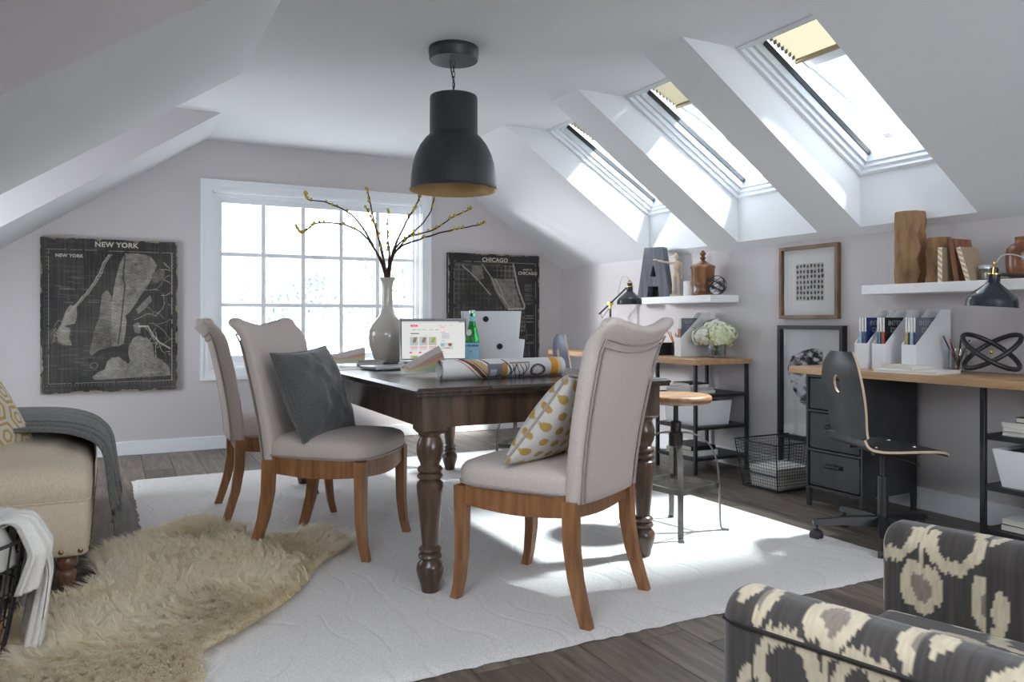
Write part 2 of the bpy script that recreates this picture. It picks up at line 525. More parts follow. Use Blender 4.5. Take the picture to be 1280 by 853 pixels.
def thing(name, label, cat, loc=(0, 0, 0), rz=0, group=None, rot=None):
    o = bpy.data.objects.new(name, None)
    o.empty_display_size = 0.05
    COL.objects.link(o)
    o.location = loc
    o.rotation_euler = rot if rot else (0, 0, rz)
    o['label'] = label; o['category'] = cat
    if group: o['group'] = group
    return o

def tag(o, label, cat, group=None):
    o['label'] = label; o['category'] = cat
    if group: o['group'] = group
    return o

def struct(name, mb, material, parent=None, **k):
    o = build(name, mb, material, parent, **k)
    if parent is None: o['kind'] = 'structure'
    return o

def copy_tree(o, label, loc=None, rz=None, group=None, parent=None):
    c = o.copy(); COL.objects.link(c)
    if parent is not None:
        c.parent = parent
    for ch in list(o.children):
        copy_tree(ch, None, parent=c)
    if label: c['label'] = label
    if group: c['group'] = group
    if loc is not None: c.location = loc
    if rz is not None: c.rotation_euler = (0, 0, rz)
    return c

def text_part(txt, size, M, material, parent, name='lettering', thick=0.0005, bold=0.0, align='CENTER', spacing=1.0):
    cu = bpy.data.curves.new('txt', 'FONT')
    cu.body = txt; cu.size = size; cu.align_x = align; cu.align_y = 'CENTER'
    cu.extrude = thick; cu.offset = bold; cu.space_character = spacing
    cu.resolution_u = 3
    o = bpy.data.objects.new('txt', cu)
    COL.objects.link(o)
    dg = bpy.context.evaluated_depsgraph_get()
    me = bpy.data.meshes.new_from_object(o.evaluated_get(dg))
    bpy.data.objects.remove(o); bpy.data.curves.remove(cu)
    me.transform(M)
    me.materials.clear(); me.materials.append(MT[material] if isinstance(material, str) else material)
    me.name = name
    ob = bpy.data.objects.new(name, me)
    COL.objects.link(ob)
    ob.parent = parent
    return ob

def T(x=0, y=0, z=0, rx=0, ry=0, rz=0):
    return Matrix.Translation((x, y, z)) @ Euler((rx, ry, rz)).to_matrix().to_4x4()

def frame_axes(o, ex, ey):
    """matrix whose local x,y run along ex,ey from point o"""
    ex = Vector(ex).normalized(); ey = Vector(ey).normalized(); ez = ex.cross(ey)
    m = Matrix((ex, ey, ez)).transposed().to_4x4()
    m.translation = Vector(o)
    return m

# ------------------------------------------------------------------ numpy painting helpers
def vnoise(x, y, seed=0):
    """smooth value noise on arrays"""
    xi = np.floor(x).astype(int); yi = np.floor(y).astype(int)
    fx = x - xi; fy = y - yi
    fx = fx * fx * (3 - 2 * fx); fy = fy * fy * (3 - 2 * fy)
    def h(a, b):
        n = (a * 374761393 + b * 668265263 + seed * 2147483) & 0x7fffffff
        n = ((n ^ (n >> 13)) * 1274126177) & 0x7fffffff
        return ((n ^ (n >> 16)) & 0xffff) / 65535.0
    return (h(xi, yi) * (1 - fx) + h(xi + 1, yi) * fx) * (1 - fy) + (h(xi, yi + 1) * (1 - fx) + h(xi + 1, yi + 1) * fx) * fy

def fbm(x, y, seed=0, oct=4):
    s = 0; a = 0.5
    for i in range(oct):
        s = s + a * vnoise(x * 2 ** i, y * 2 ** i, seed + i); a *= 0.5
    return s / (1 - 0.5 ** oct)

def inpoly(x, y, poly):
    r = np.zeros(x.shape, bool)
    n = len(poly)
    for i in range(n):
        x0, y0 = poly[i]; x1, y1 = poly[(i + 1) % n]
        if y0 == y1: continue
        c = ((y0 > y) != (y1 > y)) & (x < (x1 - x0) * (y - y0) / (y1 - y0) + x0)
        r ^= c
    return r

def dseg(x, y, pts):
    d = np.full(x.shape, 9.0)
    for (x0, y0), (x1, y1) in zip(pts[:-1], pts[1:]):
        dx, dy = x1 - x0, y1 - y0
        t = np.clip(((x - x0) * dx + (y - y0) * dy) / (dx * dx + dy * dy + 1e-12), 0, 1)
        d = np.minimum(d, np.hypot(x - x0 - t * dx, y - y0 - t * dy))
    return d

def paint_sheet(w, h, nx, ny, fn):
    """flat sheet in local XY, centred, colours fn(u,v) with u,v in 0..1 (v up)"""
    u, v = np.meshgrid(np.linspace(0, 1, nx), np.linspace(0, 1, ny), indexing='ij')
    P = np.stack([(u - 0.5) * w, (v - 0.5) * h, np.zeros_like(u)], -1)
    return MB().grid(P), fn(u, v).reshape(-1, 3)

def mixc(a, b, k):
    return a * (1 - k[..., None]) + np.asarray(b) * k[..., None]
# ================================================================== ROOM SHELL
WX, BY, FY, LX, ZC = 3.925, 6.618, -1.6, -1.3, 2.46
RX0, RZ1 = 2.56, 1.533          # right slope: ceiling edge, knee wall height
SX0, SS = 0.672, 0.67           # left slope: ceiling edge, pitch
LZ = ZC - SS * (SX0 - LX)
SKY = [(2.43, 3.12), (3.43, 4.12), (4.43, 5.12)]
SX1 = 3.87
RS = (ZC - RZ1) / (WX - RX0)
zs = lambda x: RZ1 + (WX - x) * RS
FT = (2.92, 2.46); FB = (3.87, 1.87)   # head and sill of the skylight frames (x, z)

# floor: slab with every board a piece of its own
fl = struct('floor', MB().box(LX - .1, WX + .1, FY - .1, BY + .1, -0.06, -0.012), 'subfloor')
pw = 0.187
nx = int((WX - LX) / pw) + 1
behind = MB()
lens = [1.05, 1.35, 1.6, 1.85]
plank_mesh = {}
def plank_bm(l):
    m = MB().rbox(0, pw - .0025, 0, l - .0025, -0.012, 0.0, r=0.0018, seg=1)
    return m
for i in range(nx):
    x = LX + i * pw
    y = 0.75 - random.random() * 0.9
    while y < BY - 0.02:
        l = random.choice(lens)
        if y + l > BY - 0.35: l = BY - y
        key = round(l, 3)
        if key in plank_mesh:
            o = plank_mesh[key].copy(); COL.objects.link(o)
        else:
            o = build('plank', plank_bm(l), 'plank', fl, sharp=20)
            plank_mesh[key] = o
        o.location = (x, y, 0)
        y += l
    behind.box(x, x + pw - .0025, FY, -0.15, -0.012, 0.0)
b_ = build('plank', behind, 'plank', fl); b_['kind'] = 'stuff'

# back wall, with the opening of the window
HX0, HX1, HZ0, HZ1 = 0.705, 2.475, 0.635, 2.062
def gable(y0, y1, hx0, hx1, hz0, hz1):
    M = Matrix(((1, 0, 0, 0), (0, 0, -1, 0), (0, 1, 0, 0), (0, 0, 0, 1)))  # poly (x,z) -> world, extrude along -y
    w = MB()
    for p in ([(LX, 0), (hx0, 0), (hx0, ZC), (min(SX0, hx0), ZC if hx0 >= SX0 else ZC), (LX, LZ)],
              [(hx1, 0), (WX, 0), (WX, RZ1), (max(RX0, hx1), zs(max(RX0, hx1))), (hx1, min(ZC, zs(hx1)))],
              [(hx0, 0), (hx1, 0), (hx1, hz0), (hx0, hz0)],
              [(hx0, hz1), (hx1, hz1), (hx1, ZC), (hx0, ZC)]):
        w.prism(p, -y1, -y0, M)
    return w
struct('wall_back', gable(BY, BY + 0.16, HX0, HX1, HZ0, HZ1), 'wall')
fw = MB()
Mg = Matrix(((1, 0, 0, 0), (0, 0, -1, 0), (0, 1, 0, 0), (0, 0, 0, 1)))
for p in ([(LX, 0), (0.75, 0), (0.75, ZC), (SX0, ZC), (LX, LZ)], [(2.5, 0), (WX, 0), (WX, RZ1), (RX0, ZC), (2.5, ZC)],
          [(0.75, 0), (2.5, 0), (2.5, .6), (0.75, .6)], [(0.75, 2.25), (2.5, 2.25), (2.5, ZC), (0.75, ZC)]):
    fw.prism(p, -FY, -FY + 0.14, Mg)
struct('wall_front', fw, 'wall')
struct('wall_right', MB().box(WX, WX + 0.12, FY, BY, 0, RZ1), 'wall')
struct('wall_left', MB().box(LX - 0.12, LX, FY, 4.75, 0, LZ).box(LX - 0.12, LX, 5.715, BY, 0, LZ), 'wall')

# flat ceiling and both slopes
ce = MB()
def quad(m, a, b, c, d): m.add([a, b, c, d], [(0, 1, 2, 3)])
quad(ce, (SX0, FY, ZC), (RX0, FY, ZC), (RX0, BY, ZC), (SX0, BY, ZC))
ys = [FY] + [v for ab in SKY for v in ab] + [BY]
for i in range(len(ys) - 1):
    x0 = RX0 if i % 2 == 0 else SX1
    quad(ce, (x0, ys[i], zs(x0)), (x0, ys[i + 1], zs(x0)), (WX, ys[i + 1], RZ1), (WX, ys[i], RZ1))
DORM = [(1.75, 3.13), (4.75, 5.715)]
ys = [FY] + [v for ab in DORM for v in ab] + [BY]
zl_ = lambda x: ZC - SS * (SX0 - x)
LSK = (-0.85, 0.35, 0.1, 1.45)      # unseen roof window added in the left slope for fill light: x0, x1, y0, y1
for i in range(0, len(ys), 2):
    if i == 0:
        A, B_, C_, D_ = LSK
        for (xa, xb, ya, yb) in ((B_, SX0, ys[0], ys[1]), (LX, A, ys[0], ys[1]), (A, B_, ys[0], C_), (A, B_, D_, ys[1])):
            quad(ce, (xb, ya, zl_(xb)), (xb, yb, zl_(xb)), (xa, yb, zl_(xa)), (xa, ya, zl_(xa)))
        continue
    quad(ce, (SX0, ys[i], ZC), (SX0, ys[i + 1], ZC), (LX, ys[i + 1], LZ), (LX, ys[i], LZ))
for (a, b) in DORM:
    quad(ce, (SX0, a, ZC), (SX0, b, ZC), (LX, b, ZC), (LX, a, ZC))
ceil = struct('ceiling', ce, 'ceil', sharp=10, normals=False)
dw = MB()
DW = [(1.75, 3.13, None, 0), (4.75, 5.715, .08, .475)]     # sill height and half width of the added fill window per dormer
for (a, b, z0, hw) in DW:
    for y in (a, b):
        dw.add([(SX0, y, ZC), (LX, y, LZ), (LX, y, ZC)], [(0, 1, 2)])
    if z0 is None:
        dw.box(LX - .1, LX, a, b, LZ, ZC); continue
    c = (a + b) / 2; zl = 0; zh = 1.85
    dw.box(LX - .1, LX, a, c - hw, zl, ZC); dw.box(LX - .1, LX, c + hw, b, zl, ZC)
    dw.box(LX - .1, LX, c - hw, c + hw, zl, z0); dw.box(LX - .1, LX, c - hw, c + hw, zh, ZC)
struct('wall_dormer', dw, 'wall', normals=False)
for k, (a, b, z0, hw) in enumerate(DW[1:]):
    c = (a + b) / 2; z1 = 1.85
    portal((LX - .06, c, (z0 + z1) / 2), (0, rad(-90), 0), z1 - z0, 2 * hw)
    w = MB(); x0, x1 = LX - .07, LX - .03
    w.box(x0, x1, c - hw, c + hw, z0, z0 + .05).box(x0, x1, c - hw, c + hw, z1 - .05, z1)
    w.box(x0, x1, c - hw, c - hw + .05, z0, z1).box(x0, x1, c + hw - .05, c + hw, z0, z1)
    o = struct('window_%d' % (5 + k), w, 'white')  # unseen dormer window, added and made tall to light the back wall
    build('pane', MB().box(LX - .052, LX - .048, c - hw + .04, c + hw - .04, z0 + .04, z1 - .04), 'pane', o)

A, B_, C_, D_ = LSK
_u = Vector((B_ - A, 0, zl_(B_) - zl_(A))); _L = _u.length
Ml = frame_axes((A, C_, zl_(A)), _u, (0, 1, 0))
def ring0(m, x0, x1, y0, y1, bw, z0, z1):
    m.box(x0, x1, y0, y0 + bw, z0, z1); m.box(x0, x1, y1 - bw, y1, z0, z1)
    m.box(x0, x0 + bw, y0 + bw, y1 - bw, z0, z1); m.box(x1 - bw, x1, y0 + bw, y1 - bw, z0, z1)
    return m
o = struct('window_6', ring0(MB(), 0, _L, 0, D_ - C_, .06, 0, .09), 'white'); o.matrix_world = Ml  # out-of-view roof window added to let fill light onto the foreground
build('pane', MB().box(.05, _L - .05, .05, D_ - C_ - .05, .05, .056), 'pane', o)
portal(Ml @ Vector((_L / 2, (D_ - C_) / 2, .12)), Ml.to_euler(), _L - .1, D_ - C_ - .1)

# skylight wells (head level, sill plumb) and the three roof windows
for (a, b) in SKY:
    w = MB()
    for y in (a, b):
        w.add([(RX0, y, ZC), (SX1, y, zs(SX1)), (FB[0], y, FB[1]), (FT[0], y, FT[1])], [(0, 1, 2, 3)])
    quad(w, (RX0, a, ZC), (RX0, b, ZC), (FT[0], b, FT[1]), (FT[0], a, FT[1]))
    quad(w, (SX1, a, zs(SX1)), (SX1, b, zs(SX1)), (FB[0], b, FB[1]), (FB[0], a, FB[1]))
    build('skylight_well', w, 'ceil', ceil, sharp=10, normals=False)
ul = math.hypot(FB[0] - FT[0], FB[1] - FT[1])
U = Vector(((FB[0] - FT[0]) / ul, 0, (FB[1] - FT[1]) / ul))
def ring(m, x0, x1, y0, y1, bw, z0, z1, M=None):
    m.box(x0, x1, y0, y0 + bw, z0, z1, M); m.box(x0, x1, y1 - bw, y1, z0, z1, M)
    m.box(x0, x0 + bw, y0 + bw, y1 - bw, z0, z1, M); m.box(x1 - bw, x1, y0 + bw, y1 - bw, z0, z1, M)
    return m
for k, (a, b) in enumerate(SKY):
    W = b - a; h = W / 2
    M = frame_axes((FT[0], (a + b) / 2, FT[1]), U, (0, 1, 0))
    root = struct('window_%d' % (2 + k), ring(MB(), 0, ul, -h, h, 0.022, -0.005, 0.055), 'white')
    root.matrix_world = M
    build('frame_step', ring(MB(), 0.02, ul - .02, -h + .02, h - .02, 0.022, 0.02, 0.085), 'white', root)
    build('frame_step', ring(MB(), 0.04, ul - .035, -h + .04, h - .04, 0.02, 0.045, 0.12), 'sash', root)
    g = MB()
    g.box(.10, ul - .06, -h + .055, -h + .066, .085, .118); g.box(.10, ul - .06, h - .066, h - .055, .085, .118)
    g.box(.055, .066, -h + .06, h - .06, .07, .118)
    build('gasket', g, 'gasket', root, label='black rubber gasket')
    # sash, hinged at the head and standing open outwards
    Ms = T(0.06, 0, 0.125) @ Matrix.Rotation(rad(-6.5), 4, 'Y')
    L2 = ul - .105
    s1 = build('sash', ring(MB(), 0, L2, -h + .055, h - .055, 0.04, 0, 0.05), 'sash', root)
    s1.matrix_local = Ms
    build('sash_step', ring(MB(), .038, L2 - .038, -h + .093, h - .093, 0.010, 0.012, 0.055), 'white', s1)
    build('cross_rail', MB().box(.285, .345, -h + .1, h - .1, 0.004, 0.05), 'sash', s1)
    build('pane', MB().box(.035, L2 - .035, -h + .09, h - .09, 0.034, 0.042), 'roofglass', s1)
    bl = MB(); y0, y1 = -h + .075, h - .075
    n = 7; p = 0.205 / n
    for q in range(n):
        x = .045 + q * p
        bl.add([(x, y0, .002), (x + p * .5, y0, -.016), (x + p, y0, .002), (x, y1, .002), (x + p * .5, y1, -.016), (x + p, y1, .002)],
               [(0, 1, 4, 3), (1, 2, 5, 4)])
    build('pleated_blind', bl, 'blind', s1, sharp=5, normals=False, label='cream pleated blind drawn part way')
    build('blind_rail', MB().rbox(.25, .27, y0, y1, -.022, .004, .003, 1), 'tan', s1)
    build('catch', MB().box(L2 - .02, L2 + .05, h - .12, h - .075, .0, .02), 'gasket', s1)
    portal(M @ Vector((ul / 2, 0, .16)), (M.to_3x3() @ Matrix.Identity(3)).to_euler(), ul - .1, W - .1)

# back window: casing, jambs, sash, muntins, fifteen panes
win = struct('window_1', MB().box(HX0, HX0 + .012, BY, BY + .16, HZ0, HZ1).box(HX1 - .012, HX1, BY, BY + .16, HZ0, HZ1)
             .box(HX0, HX1, BY, BY + .16, HZ1 - .012, HZ1).box(HX0, HX1, BY, BY + .16, HZ0, HZ0 + .012), 'white')
cx0, cx1, cz0, cz1 = 0.62, 2.56, 0.55, 2.147
Mxz = Matrix(((1, 0, 0, 0), (0, 0, -1, 0), (0, 1, 0, 0), (0, 0, 0, 1)))
def miter(m, d0, d1, e0, e1):
    """mitred casing step from inset d0 to d1, standing e1 proud of the wall"""
    a = (cx0 + d0, cx1 - d0, cz0 + d0, cz1 - d0); b = (cx0 + d1, cx1 - d1, cz0 + d1, cz1 - d1)
    A = [(a[0], a[2]), (a[1], a[2]), (a[1], a[3]), (a[0], a[3])]
    B = [(b[0], b[2]), (b[1], b[2]), (b[1], b[3]), (b[0], b[3])]
    for i in range(4):
        j = (i + 1) % 4
        m.prism([A[i], A[j], B[j], B[i]], -BY + e0, -BY + e1, Mxz)
for d0, d1, e1 in ((0, .022, .026), (.022, .058, .018), (.058, .085, .012)):
    m = MB(); miter(m, d0, d1, 0, e1)
    build('casing', m, 'white', win)
sy0, sy1 = BY + .06, BY + .10
gx0, gx1, gz0, gz1 = 0.789, 2.41, 0.739, 1.975
build('sash', MB().box(HX0, gx0, sy0, sy1, HZ0, HZ1).box(gx1, HX1, sy0, sy1, HZ0, HZ1).box(gx0, gx1, sy0, sy1, gz1, HZ1).box(gx0, gx1, sy0, sy1, HZ0, gz0), 'white', win)
st = MB()
for (x0, x1, z0, z1) in ((HX0, HX0 + .045, HZ0, HZ1), (HX1 - .045, HX1, HZ0, HZ1), (HX0 + .045, HX1 - .045, HZ1 - .045, HZ1), (HX0 + .045, HX1 - .045, HZ0, HZ0 + .045)):
    st.box(x0, x1, sy0 - .02, sy0, z0, z1)
build('sash_stop', st, 'white', win)
cw = (gx1 - gx0) / 5; rh = (gz1 - gz0) / 3
for i in range(1, 5):
    build('muntin', MB().rbox(gx0 + i * cw - .019, gx0 + i * cw + .019, sy0 + .002, sy1 - .002, gz0, gz1, .005, 1), 'white', win)
for i in range(1, 3):
    build('muntin', MB().rbox(gx0, gx1, sy0 + .004, sy1 - .004, gz0 + i * rh - .017, gz0 + i * rh + .017, .005, 1), 'white', win)
p0 = None
for i in range(5):
    for j in range(3):
        if p0 is None:
            p0 = build('pane', MB().box(.012, cw - .012, 0, .004, .01, rh - .01), 'sunglass', win); o = p0
        else:
            o = p0.copy(); COL.objects.link(o)
        o.location = (gx0 + i * cw, sy0 + .018, gz0 + j * rh)
portal(((HX0 + HX1) / 2, BY + .15, (HZ0 + HZ1) / 2), (rad(-90), 0, 0), HX1 - HX0, HZ1 - HZ0)
# window added in the wall behind the camera to bring in fill light
fwin = struct('window_7', ring(MB(), 0.75, 2.5, .6, 2.25, .06, FY + 1.52, FY + 1.58, Matrix(((1, 0, 0, 0), (0, 0, 1, -1.62), (0, 1, 0, 0), (0, 0, 0, 1)))), 'white')
portal((1.625, FY - .1, 1.42), (rad(90), 0, 0), 1.75, 1.65)

# baseboards
struct('baseboard_back', MB().rbox(LX, WX - .016, BY - .016, BY, 0, .105, .004, 1), 'white')
struct('baseboard_right', MB().rbox(WX - .016, WX, FY, BY - .016, 0, .12, .004, 1), 'white')
struct('baseboard_left', MB().rbox(LX, LX + .016, FY, BY - .016, 0, .105, .004, 1), 'white')

# outside: ground far below and two trees beyond the window
struct('trim_1', MB().box(-40, 40, 8, 70, -3.3, -3.2), 'bounce_ground').name = 'ground'
def tree(name, label, loc, h, R, n, seed):
    r = random.Random(seed)
    t = thing(name, label, 'tree', loc)
    tr = MB(); tr.tube([(0, 0, 0), (.05, 0, h * .4), (-.05, .1, h * .7)], [.16, .12, .06], 8)
    for q in range(9):
        a = r.random() * 6.28; rr = R * r.uniform(.4, .9); z = h * r.uniform(.6, 1.0)
        tr.tube([(0, 0, h * .5), (rr * .5 * math.cos(a), rr * .5 * math.sin(a), (h * .5 + z) / 2 + .2), (rr * math.cos(a), rr * math.sin(a), z)], [.06, .04, .012], 6)
    build('trunk', tr, 'palebark', t)
    lf = MB()
    blobs = [(Vector((r.uniform(-R, R) * .75, r.uniform(-R, R) * .75, h * .75 + r.uniform(-.9, .9) * R * .6)), R * r.uniform(.25, .5)) for q in range(16)]
    for q in range(n):
        c, br = r.choice(blobs)
        d = Vector((r.gauss(0, 1), r.gauss(0, 1), r.gauss(0, 1))).normalized() * br * r.uniform(.5, 1)
        M = Matrix.Translation(c + d) @ Euler((r.uniform(0, 6), r.uniform(0, 6), r.uniform(0, 6))).to_matrix().to_4x4()
        s = r.uniform(.05, .1)
        lf.add([(-s, 0, 0), (0, -s * .5, s * .15), (s, 0, 0), (0, s * .5, s * .15)], [(0, 1, 2, 3)], M)
    o = build('foliage', lf, 'tree_leaf', t, normals=False, sharp=0, kind='stuff')
tree('leafy_tree', 'glare-paled leafy tree outside, filling the upper right window panes', (4.7, 14.0, -3.2), 6.2, 1.5, 2600, 3)
tree('leafy_tree', 'smaller hazy tree outside behind the middle column of window panes', (3.5, 17.5, -3.2), 5.9, 1.1, 1700, 5)

# rug and sheepskin
def rug():
    nu, nv = 90, 110
    m = MB()
    P = np.zeros((nu, nv, 3))
    q00, q10, q11, q01 = np.array((0.15, 2.11)), np.array((3.02, 2.10)), np.array((3.02, 5.53)), np.array((0.11, 5.53))
    for i in range(nu):
        for j in range(nv):
            u, v = i / (nu - 1), j / (nv - 1)
            p = q00 * (1 - u) * (1 - v) + q10 * u * (1 - v) + q11 * u * v + q01 * (1 - u) * v
            e = 0.006
            P[i, j] = (p[0] + (e * random.uniform(-1, 1) if i in (0, nu - 1) else 0), p[1] + (e * random.uniform(-1, 1) if j in (0, nv - 1) else 0),
                       .014 if 0 < i < nu - 1 and 0 < j < nv - 1 else .002)
    m.grid(P)
    return tag(build('area_rug', m, 'rug', sharp=0, normals=False), 'large cream rug with carved curving lines under the dark table', 'rug')
rug()

SKIN = [(.215, 2.25), (.24, 2.50), (.38, 2.64), (.56, 2.84), (.66, 3.0), (.77, 3.22), (.90, 3.36), (.95, 3.47), (.90, 3.60), (.86, 3.72), (.68, 3.66), (.56, 3.72), (.50, 3.98), (.36, 4.08), (.20, 3.98), (.02, 3.80),
        (-.06, 3.62), (-.04, 3.42), (-.10, 3.2), (-.32, 3.0), (-.58, 2.6), (-.5, 2.1), (-.1, 1.95), (.1, 2.05)]
def sheepskin():
    t = thing('sheepskin', 'shaggy cream sheepskin lying over the rug before the sofa', 'sheepskin', (0, 0, 0))
    sk = np.array(SKIN); cen = sk.mean(0)
    # dense smooth outline
    out = []
    n = len(SKIN)
    for i in range(n):
        p0, p1, p2, p3 = (np.array(SKIN[(i + k) % n]) for k in (-1, 0, 1, 2))
        for q in range(4):
            s = q / 4
            out.append(0.5 * ((2 * p1) + (-p0 + p2) * s + (2 * p0 - 5 * p1 + 4 * p2 - p3) * s * s + (-p0 + 3 * p1 - 3 * p2 + p3) * s ** 3))
    out = np.array(out)
    R = [[(cen[0] + (p[0] - cen[0]) * k, cen[1] + (p[1] - cen[1]) * k, z) for p in out] for k, z in ((.95, .016), (.94, .02), (.91, .026), (.5, .03), (.05, .03))]
    hide = MB().rings(R, True, True)
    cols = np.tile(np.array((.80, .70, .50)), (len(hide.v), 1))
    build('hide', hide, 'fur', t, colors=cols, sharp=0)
    N = 105000
    pts = []
    lo_, hi_ = out.min(0), out.max(0)
    while sum(len(p) for p in pts) < N:
        c = rng.uniform(lo_, hi_, (60000, 2))
        pts.append(c[inpoly(c[:, 0], c[:, 1], [tuple(p) for p in out])])
    c = np.concatenate(pts)[:N]
    x, y = c[:, 0], c[:, 1]
    # lay of the hair: swirls, clumped to tuft centres
    cl = .017
    cx_, cy_ = np.floor(x / cl + .8 * vnoise(y / cl, x / cl, 77)), np.floor(y / cl + .8 * vnoise(x / cl, y / cl, 78))
    ang = 6.28 * fbm(x * 2.1 + 5, y * 2.1, 3, 3) * 1.7 - 1.2 + 2.4 * (vnoise(cx_ * 1.0, cy_ * 1.0, 91) - .5)
    dxo, dyo = x - cen[0], y - cen[1]
    ro = np.hypot(dxo, dyo) + 1e-6
    edge = np.clip(ro / 1.2, 0, 1)
    dx = np.cos(ang) * (1 - .35 * edge) + dxo / ro * edge * .9
    dy = np.sin(ang) * (1 - .35 * edge) + dyo / ro * edge * .9
    nn = np.hypot(dx, dy); dx /= nn; dy /= nn
    ln = rng.uniform(.05, .085, N) * (0.75 + .5 * fbm(x * 5, y * 5, 9, 2))
    cell = .017
    gx = (cx_ + .5 - .4 + .5 * (vnoise(cx_, cy_, 1) - .5)) * cell
    gy = (cy_ + .5 - .4 + .5 * (vnoise(cx_, cy_, 2) - .5)) * cell
    pull = rng.uniform(.25, .65, N)
    bx = x; by = y; bz = np.full(N, .03)
    lean = .2 + .25 * fbm(x * 4, y * 4, 21, 2) + .35 * vnoise(cx_, cy_, 33) + rng.uniform(-.08, .08, N)
    mx = x + dx * ln * .35; my = y + dy * ln * .35; mz = bz + ln * .62 * (1.15 - lean)+.006
    tx = x + dx * ln * (.55 + lean * .6) + (gx - x) * pull; ty = y + dy * ln * (.55 + lean * .6) + (gy - y) * pull
    tz = bz + ln * (.95 - lean * .75)
    w = rng.uniform(.0008, .0016, N)
    px, py = -dy * w, dx * w
    V = np.stack([np.stack([bx - px, by - py, bz], 1), np.stack([bx + px, by + py, bz], 1),
                  np.stack([mx - px * .8, my - py * .8, mz], 1), np.stack([mx + px * .8, my + py * .8, mz], 1),
                  np.stack([tx, ty, tz], 1)], 1).reshape(-1, 3)
    base = np.arange(N) * 5
    me = bpy.data.meshes.new('fur')
    me.vertices.add(N * 5); me.vertices.foreach_set('co', V.astype(np.float32).ravel())
    loops = np.stack([base, base + 1, base + 3, base + 2, base + 2, base + 3, base + 4], 1).astype(np.int32)
    me.loops.add(N * 7); me.loops.foreach_set('vertex_index', loops.ravel())
    me.polygons.add(N * 2)
    ls = np.stack([np.arange(N) * 7, np.arange(N) * 7 + 4], 1).astype(np.int32)
    me.polygons.foreach_set('loop_start', ls.ravel())
    me.update(calc_edges=True)
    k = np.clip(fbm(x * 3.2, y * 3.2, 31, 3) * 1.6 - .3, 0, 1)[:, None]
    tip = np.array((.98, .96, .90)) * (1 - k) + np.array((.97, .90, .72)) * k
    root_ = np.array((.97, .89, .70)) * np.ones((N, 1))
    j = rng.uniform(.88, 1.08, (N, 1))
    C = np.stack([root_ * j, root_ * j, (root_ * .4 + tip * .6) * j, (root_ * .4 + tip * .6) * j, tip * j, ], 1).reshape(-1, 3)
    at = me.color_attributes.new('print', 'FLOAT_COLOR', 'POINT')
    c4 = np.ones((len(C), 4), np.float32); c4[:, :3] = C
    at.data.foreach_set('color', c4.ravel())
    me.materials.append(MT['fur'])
    o = bpy.data.objects.new('wool', me); COL.objects.link(o); o.parent = t; o['kind'] = 'stuff'
sheepskin()
# ================================================================== DINING TABLE
TZ = 0.78
TX0, TX1, TY0, TY1 = 0.975, 2.125, 2.66, 5.0
def table():
    t = thing('dining_table', 'dark stained farmhouse dining table with turned legs on the cream rug', 'table', ((TX0 + TX1) / 2, (TY0 + TY1) / 2, 0.014))
    w, l = (TX1 - TX0) / 2, (TY1 - TY0) / 2
    z = TZ - .014
    def slab(y0, y1):
        R = []
        for (d, zz) in ((.012, z - .032), (.004, z - .030), (.004, z - .020), (0, z - .017), (0, z - .009), (.010, z - .003), (.016, z)):
            R.append([(-w + d, y0 + d, zz), (w - d, y0 + d, zz), (w - d, y1 - d, zz), (-w + d, y1 - d, zz)])
        return MB().rings(R)
    leaf = l - 1.18
    build('table_top', slab(-l, -l + 1.17), 'darktop', t, sharp=25)
    build('table_top', slab(-l + 1.172, l), 'darktop', t, sharp=25)
    a0, a1 = z - .15, z - .032
    i = .035
    build('apron', MB().box(-w + i + .09, w - i - .09, -l + i + .01, -l + i + .035, a0, a1), 'darkwood', t)
    build('apron', MB().box(-w + i + .09, w - i - .09, l - i - .035, l - i - .01, a0, a1), 'darkwood', t)
    for s in (-1, 1):
        x0, x1 = (-w + i + .01, -w + i + .035) if s < 0 else (w - i - .035, w - i - .01)
        build('apron', MB().box(x0, x1, -l + i + .09, -l + 1.168, a0, a1), 'darkwood', t)
        build('apron', MB().box(x0, x1, -l + 1.174, l - i - .09, a0, a1), 'darkwood', t)
    k = z / .766
    prof = [(.0, 0), (.030, 0), (.034, .012), (.037, .03), (.047, .06), (.052, .085), (.048, .105), (.036, .118), (.034, .122), (.043, .127), (.045, .135), (.041, .143), (.035, .147),
            (.041, .152), (.043, .160), (.038, .168), (.030, .172), (.031, .19), (.036, .24), (.043, .32), (.049, .37), (.051, .395), (.049, .408), (.040, .416), (.037, .420), (.047, .426), (.049, .434), (.044, .442), (.038, .446),
            (.046, .451), (.048, .459), (.043, .467), (.036, .473), (.038, .482), (.046, .50), (.051, .527), (.050, .548), (.043, .568), (.038, .580), (.044, .590), (.046, .598)]
    for sx in (-1, 1):
        for sy in (-1, 1):
            m = MB().lathe(prof, 28)
            R = []
            for (zz, hw) in ((.592, .038), (.606, .050), (z - .032, .050)):
                R.append([(-hw, -hw, zz), (hw, -hw, zz), (hw, hw, zz), (-hw, hw, zz)])
            m.rings(R)
            o = build('leg', m, 'darkwood', t)
            o.location = (sx * (w - i - .05), sy * (l - i - .05), 0)
    return t
table()

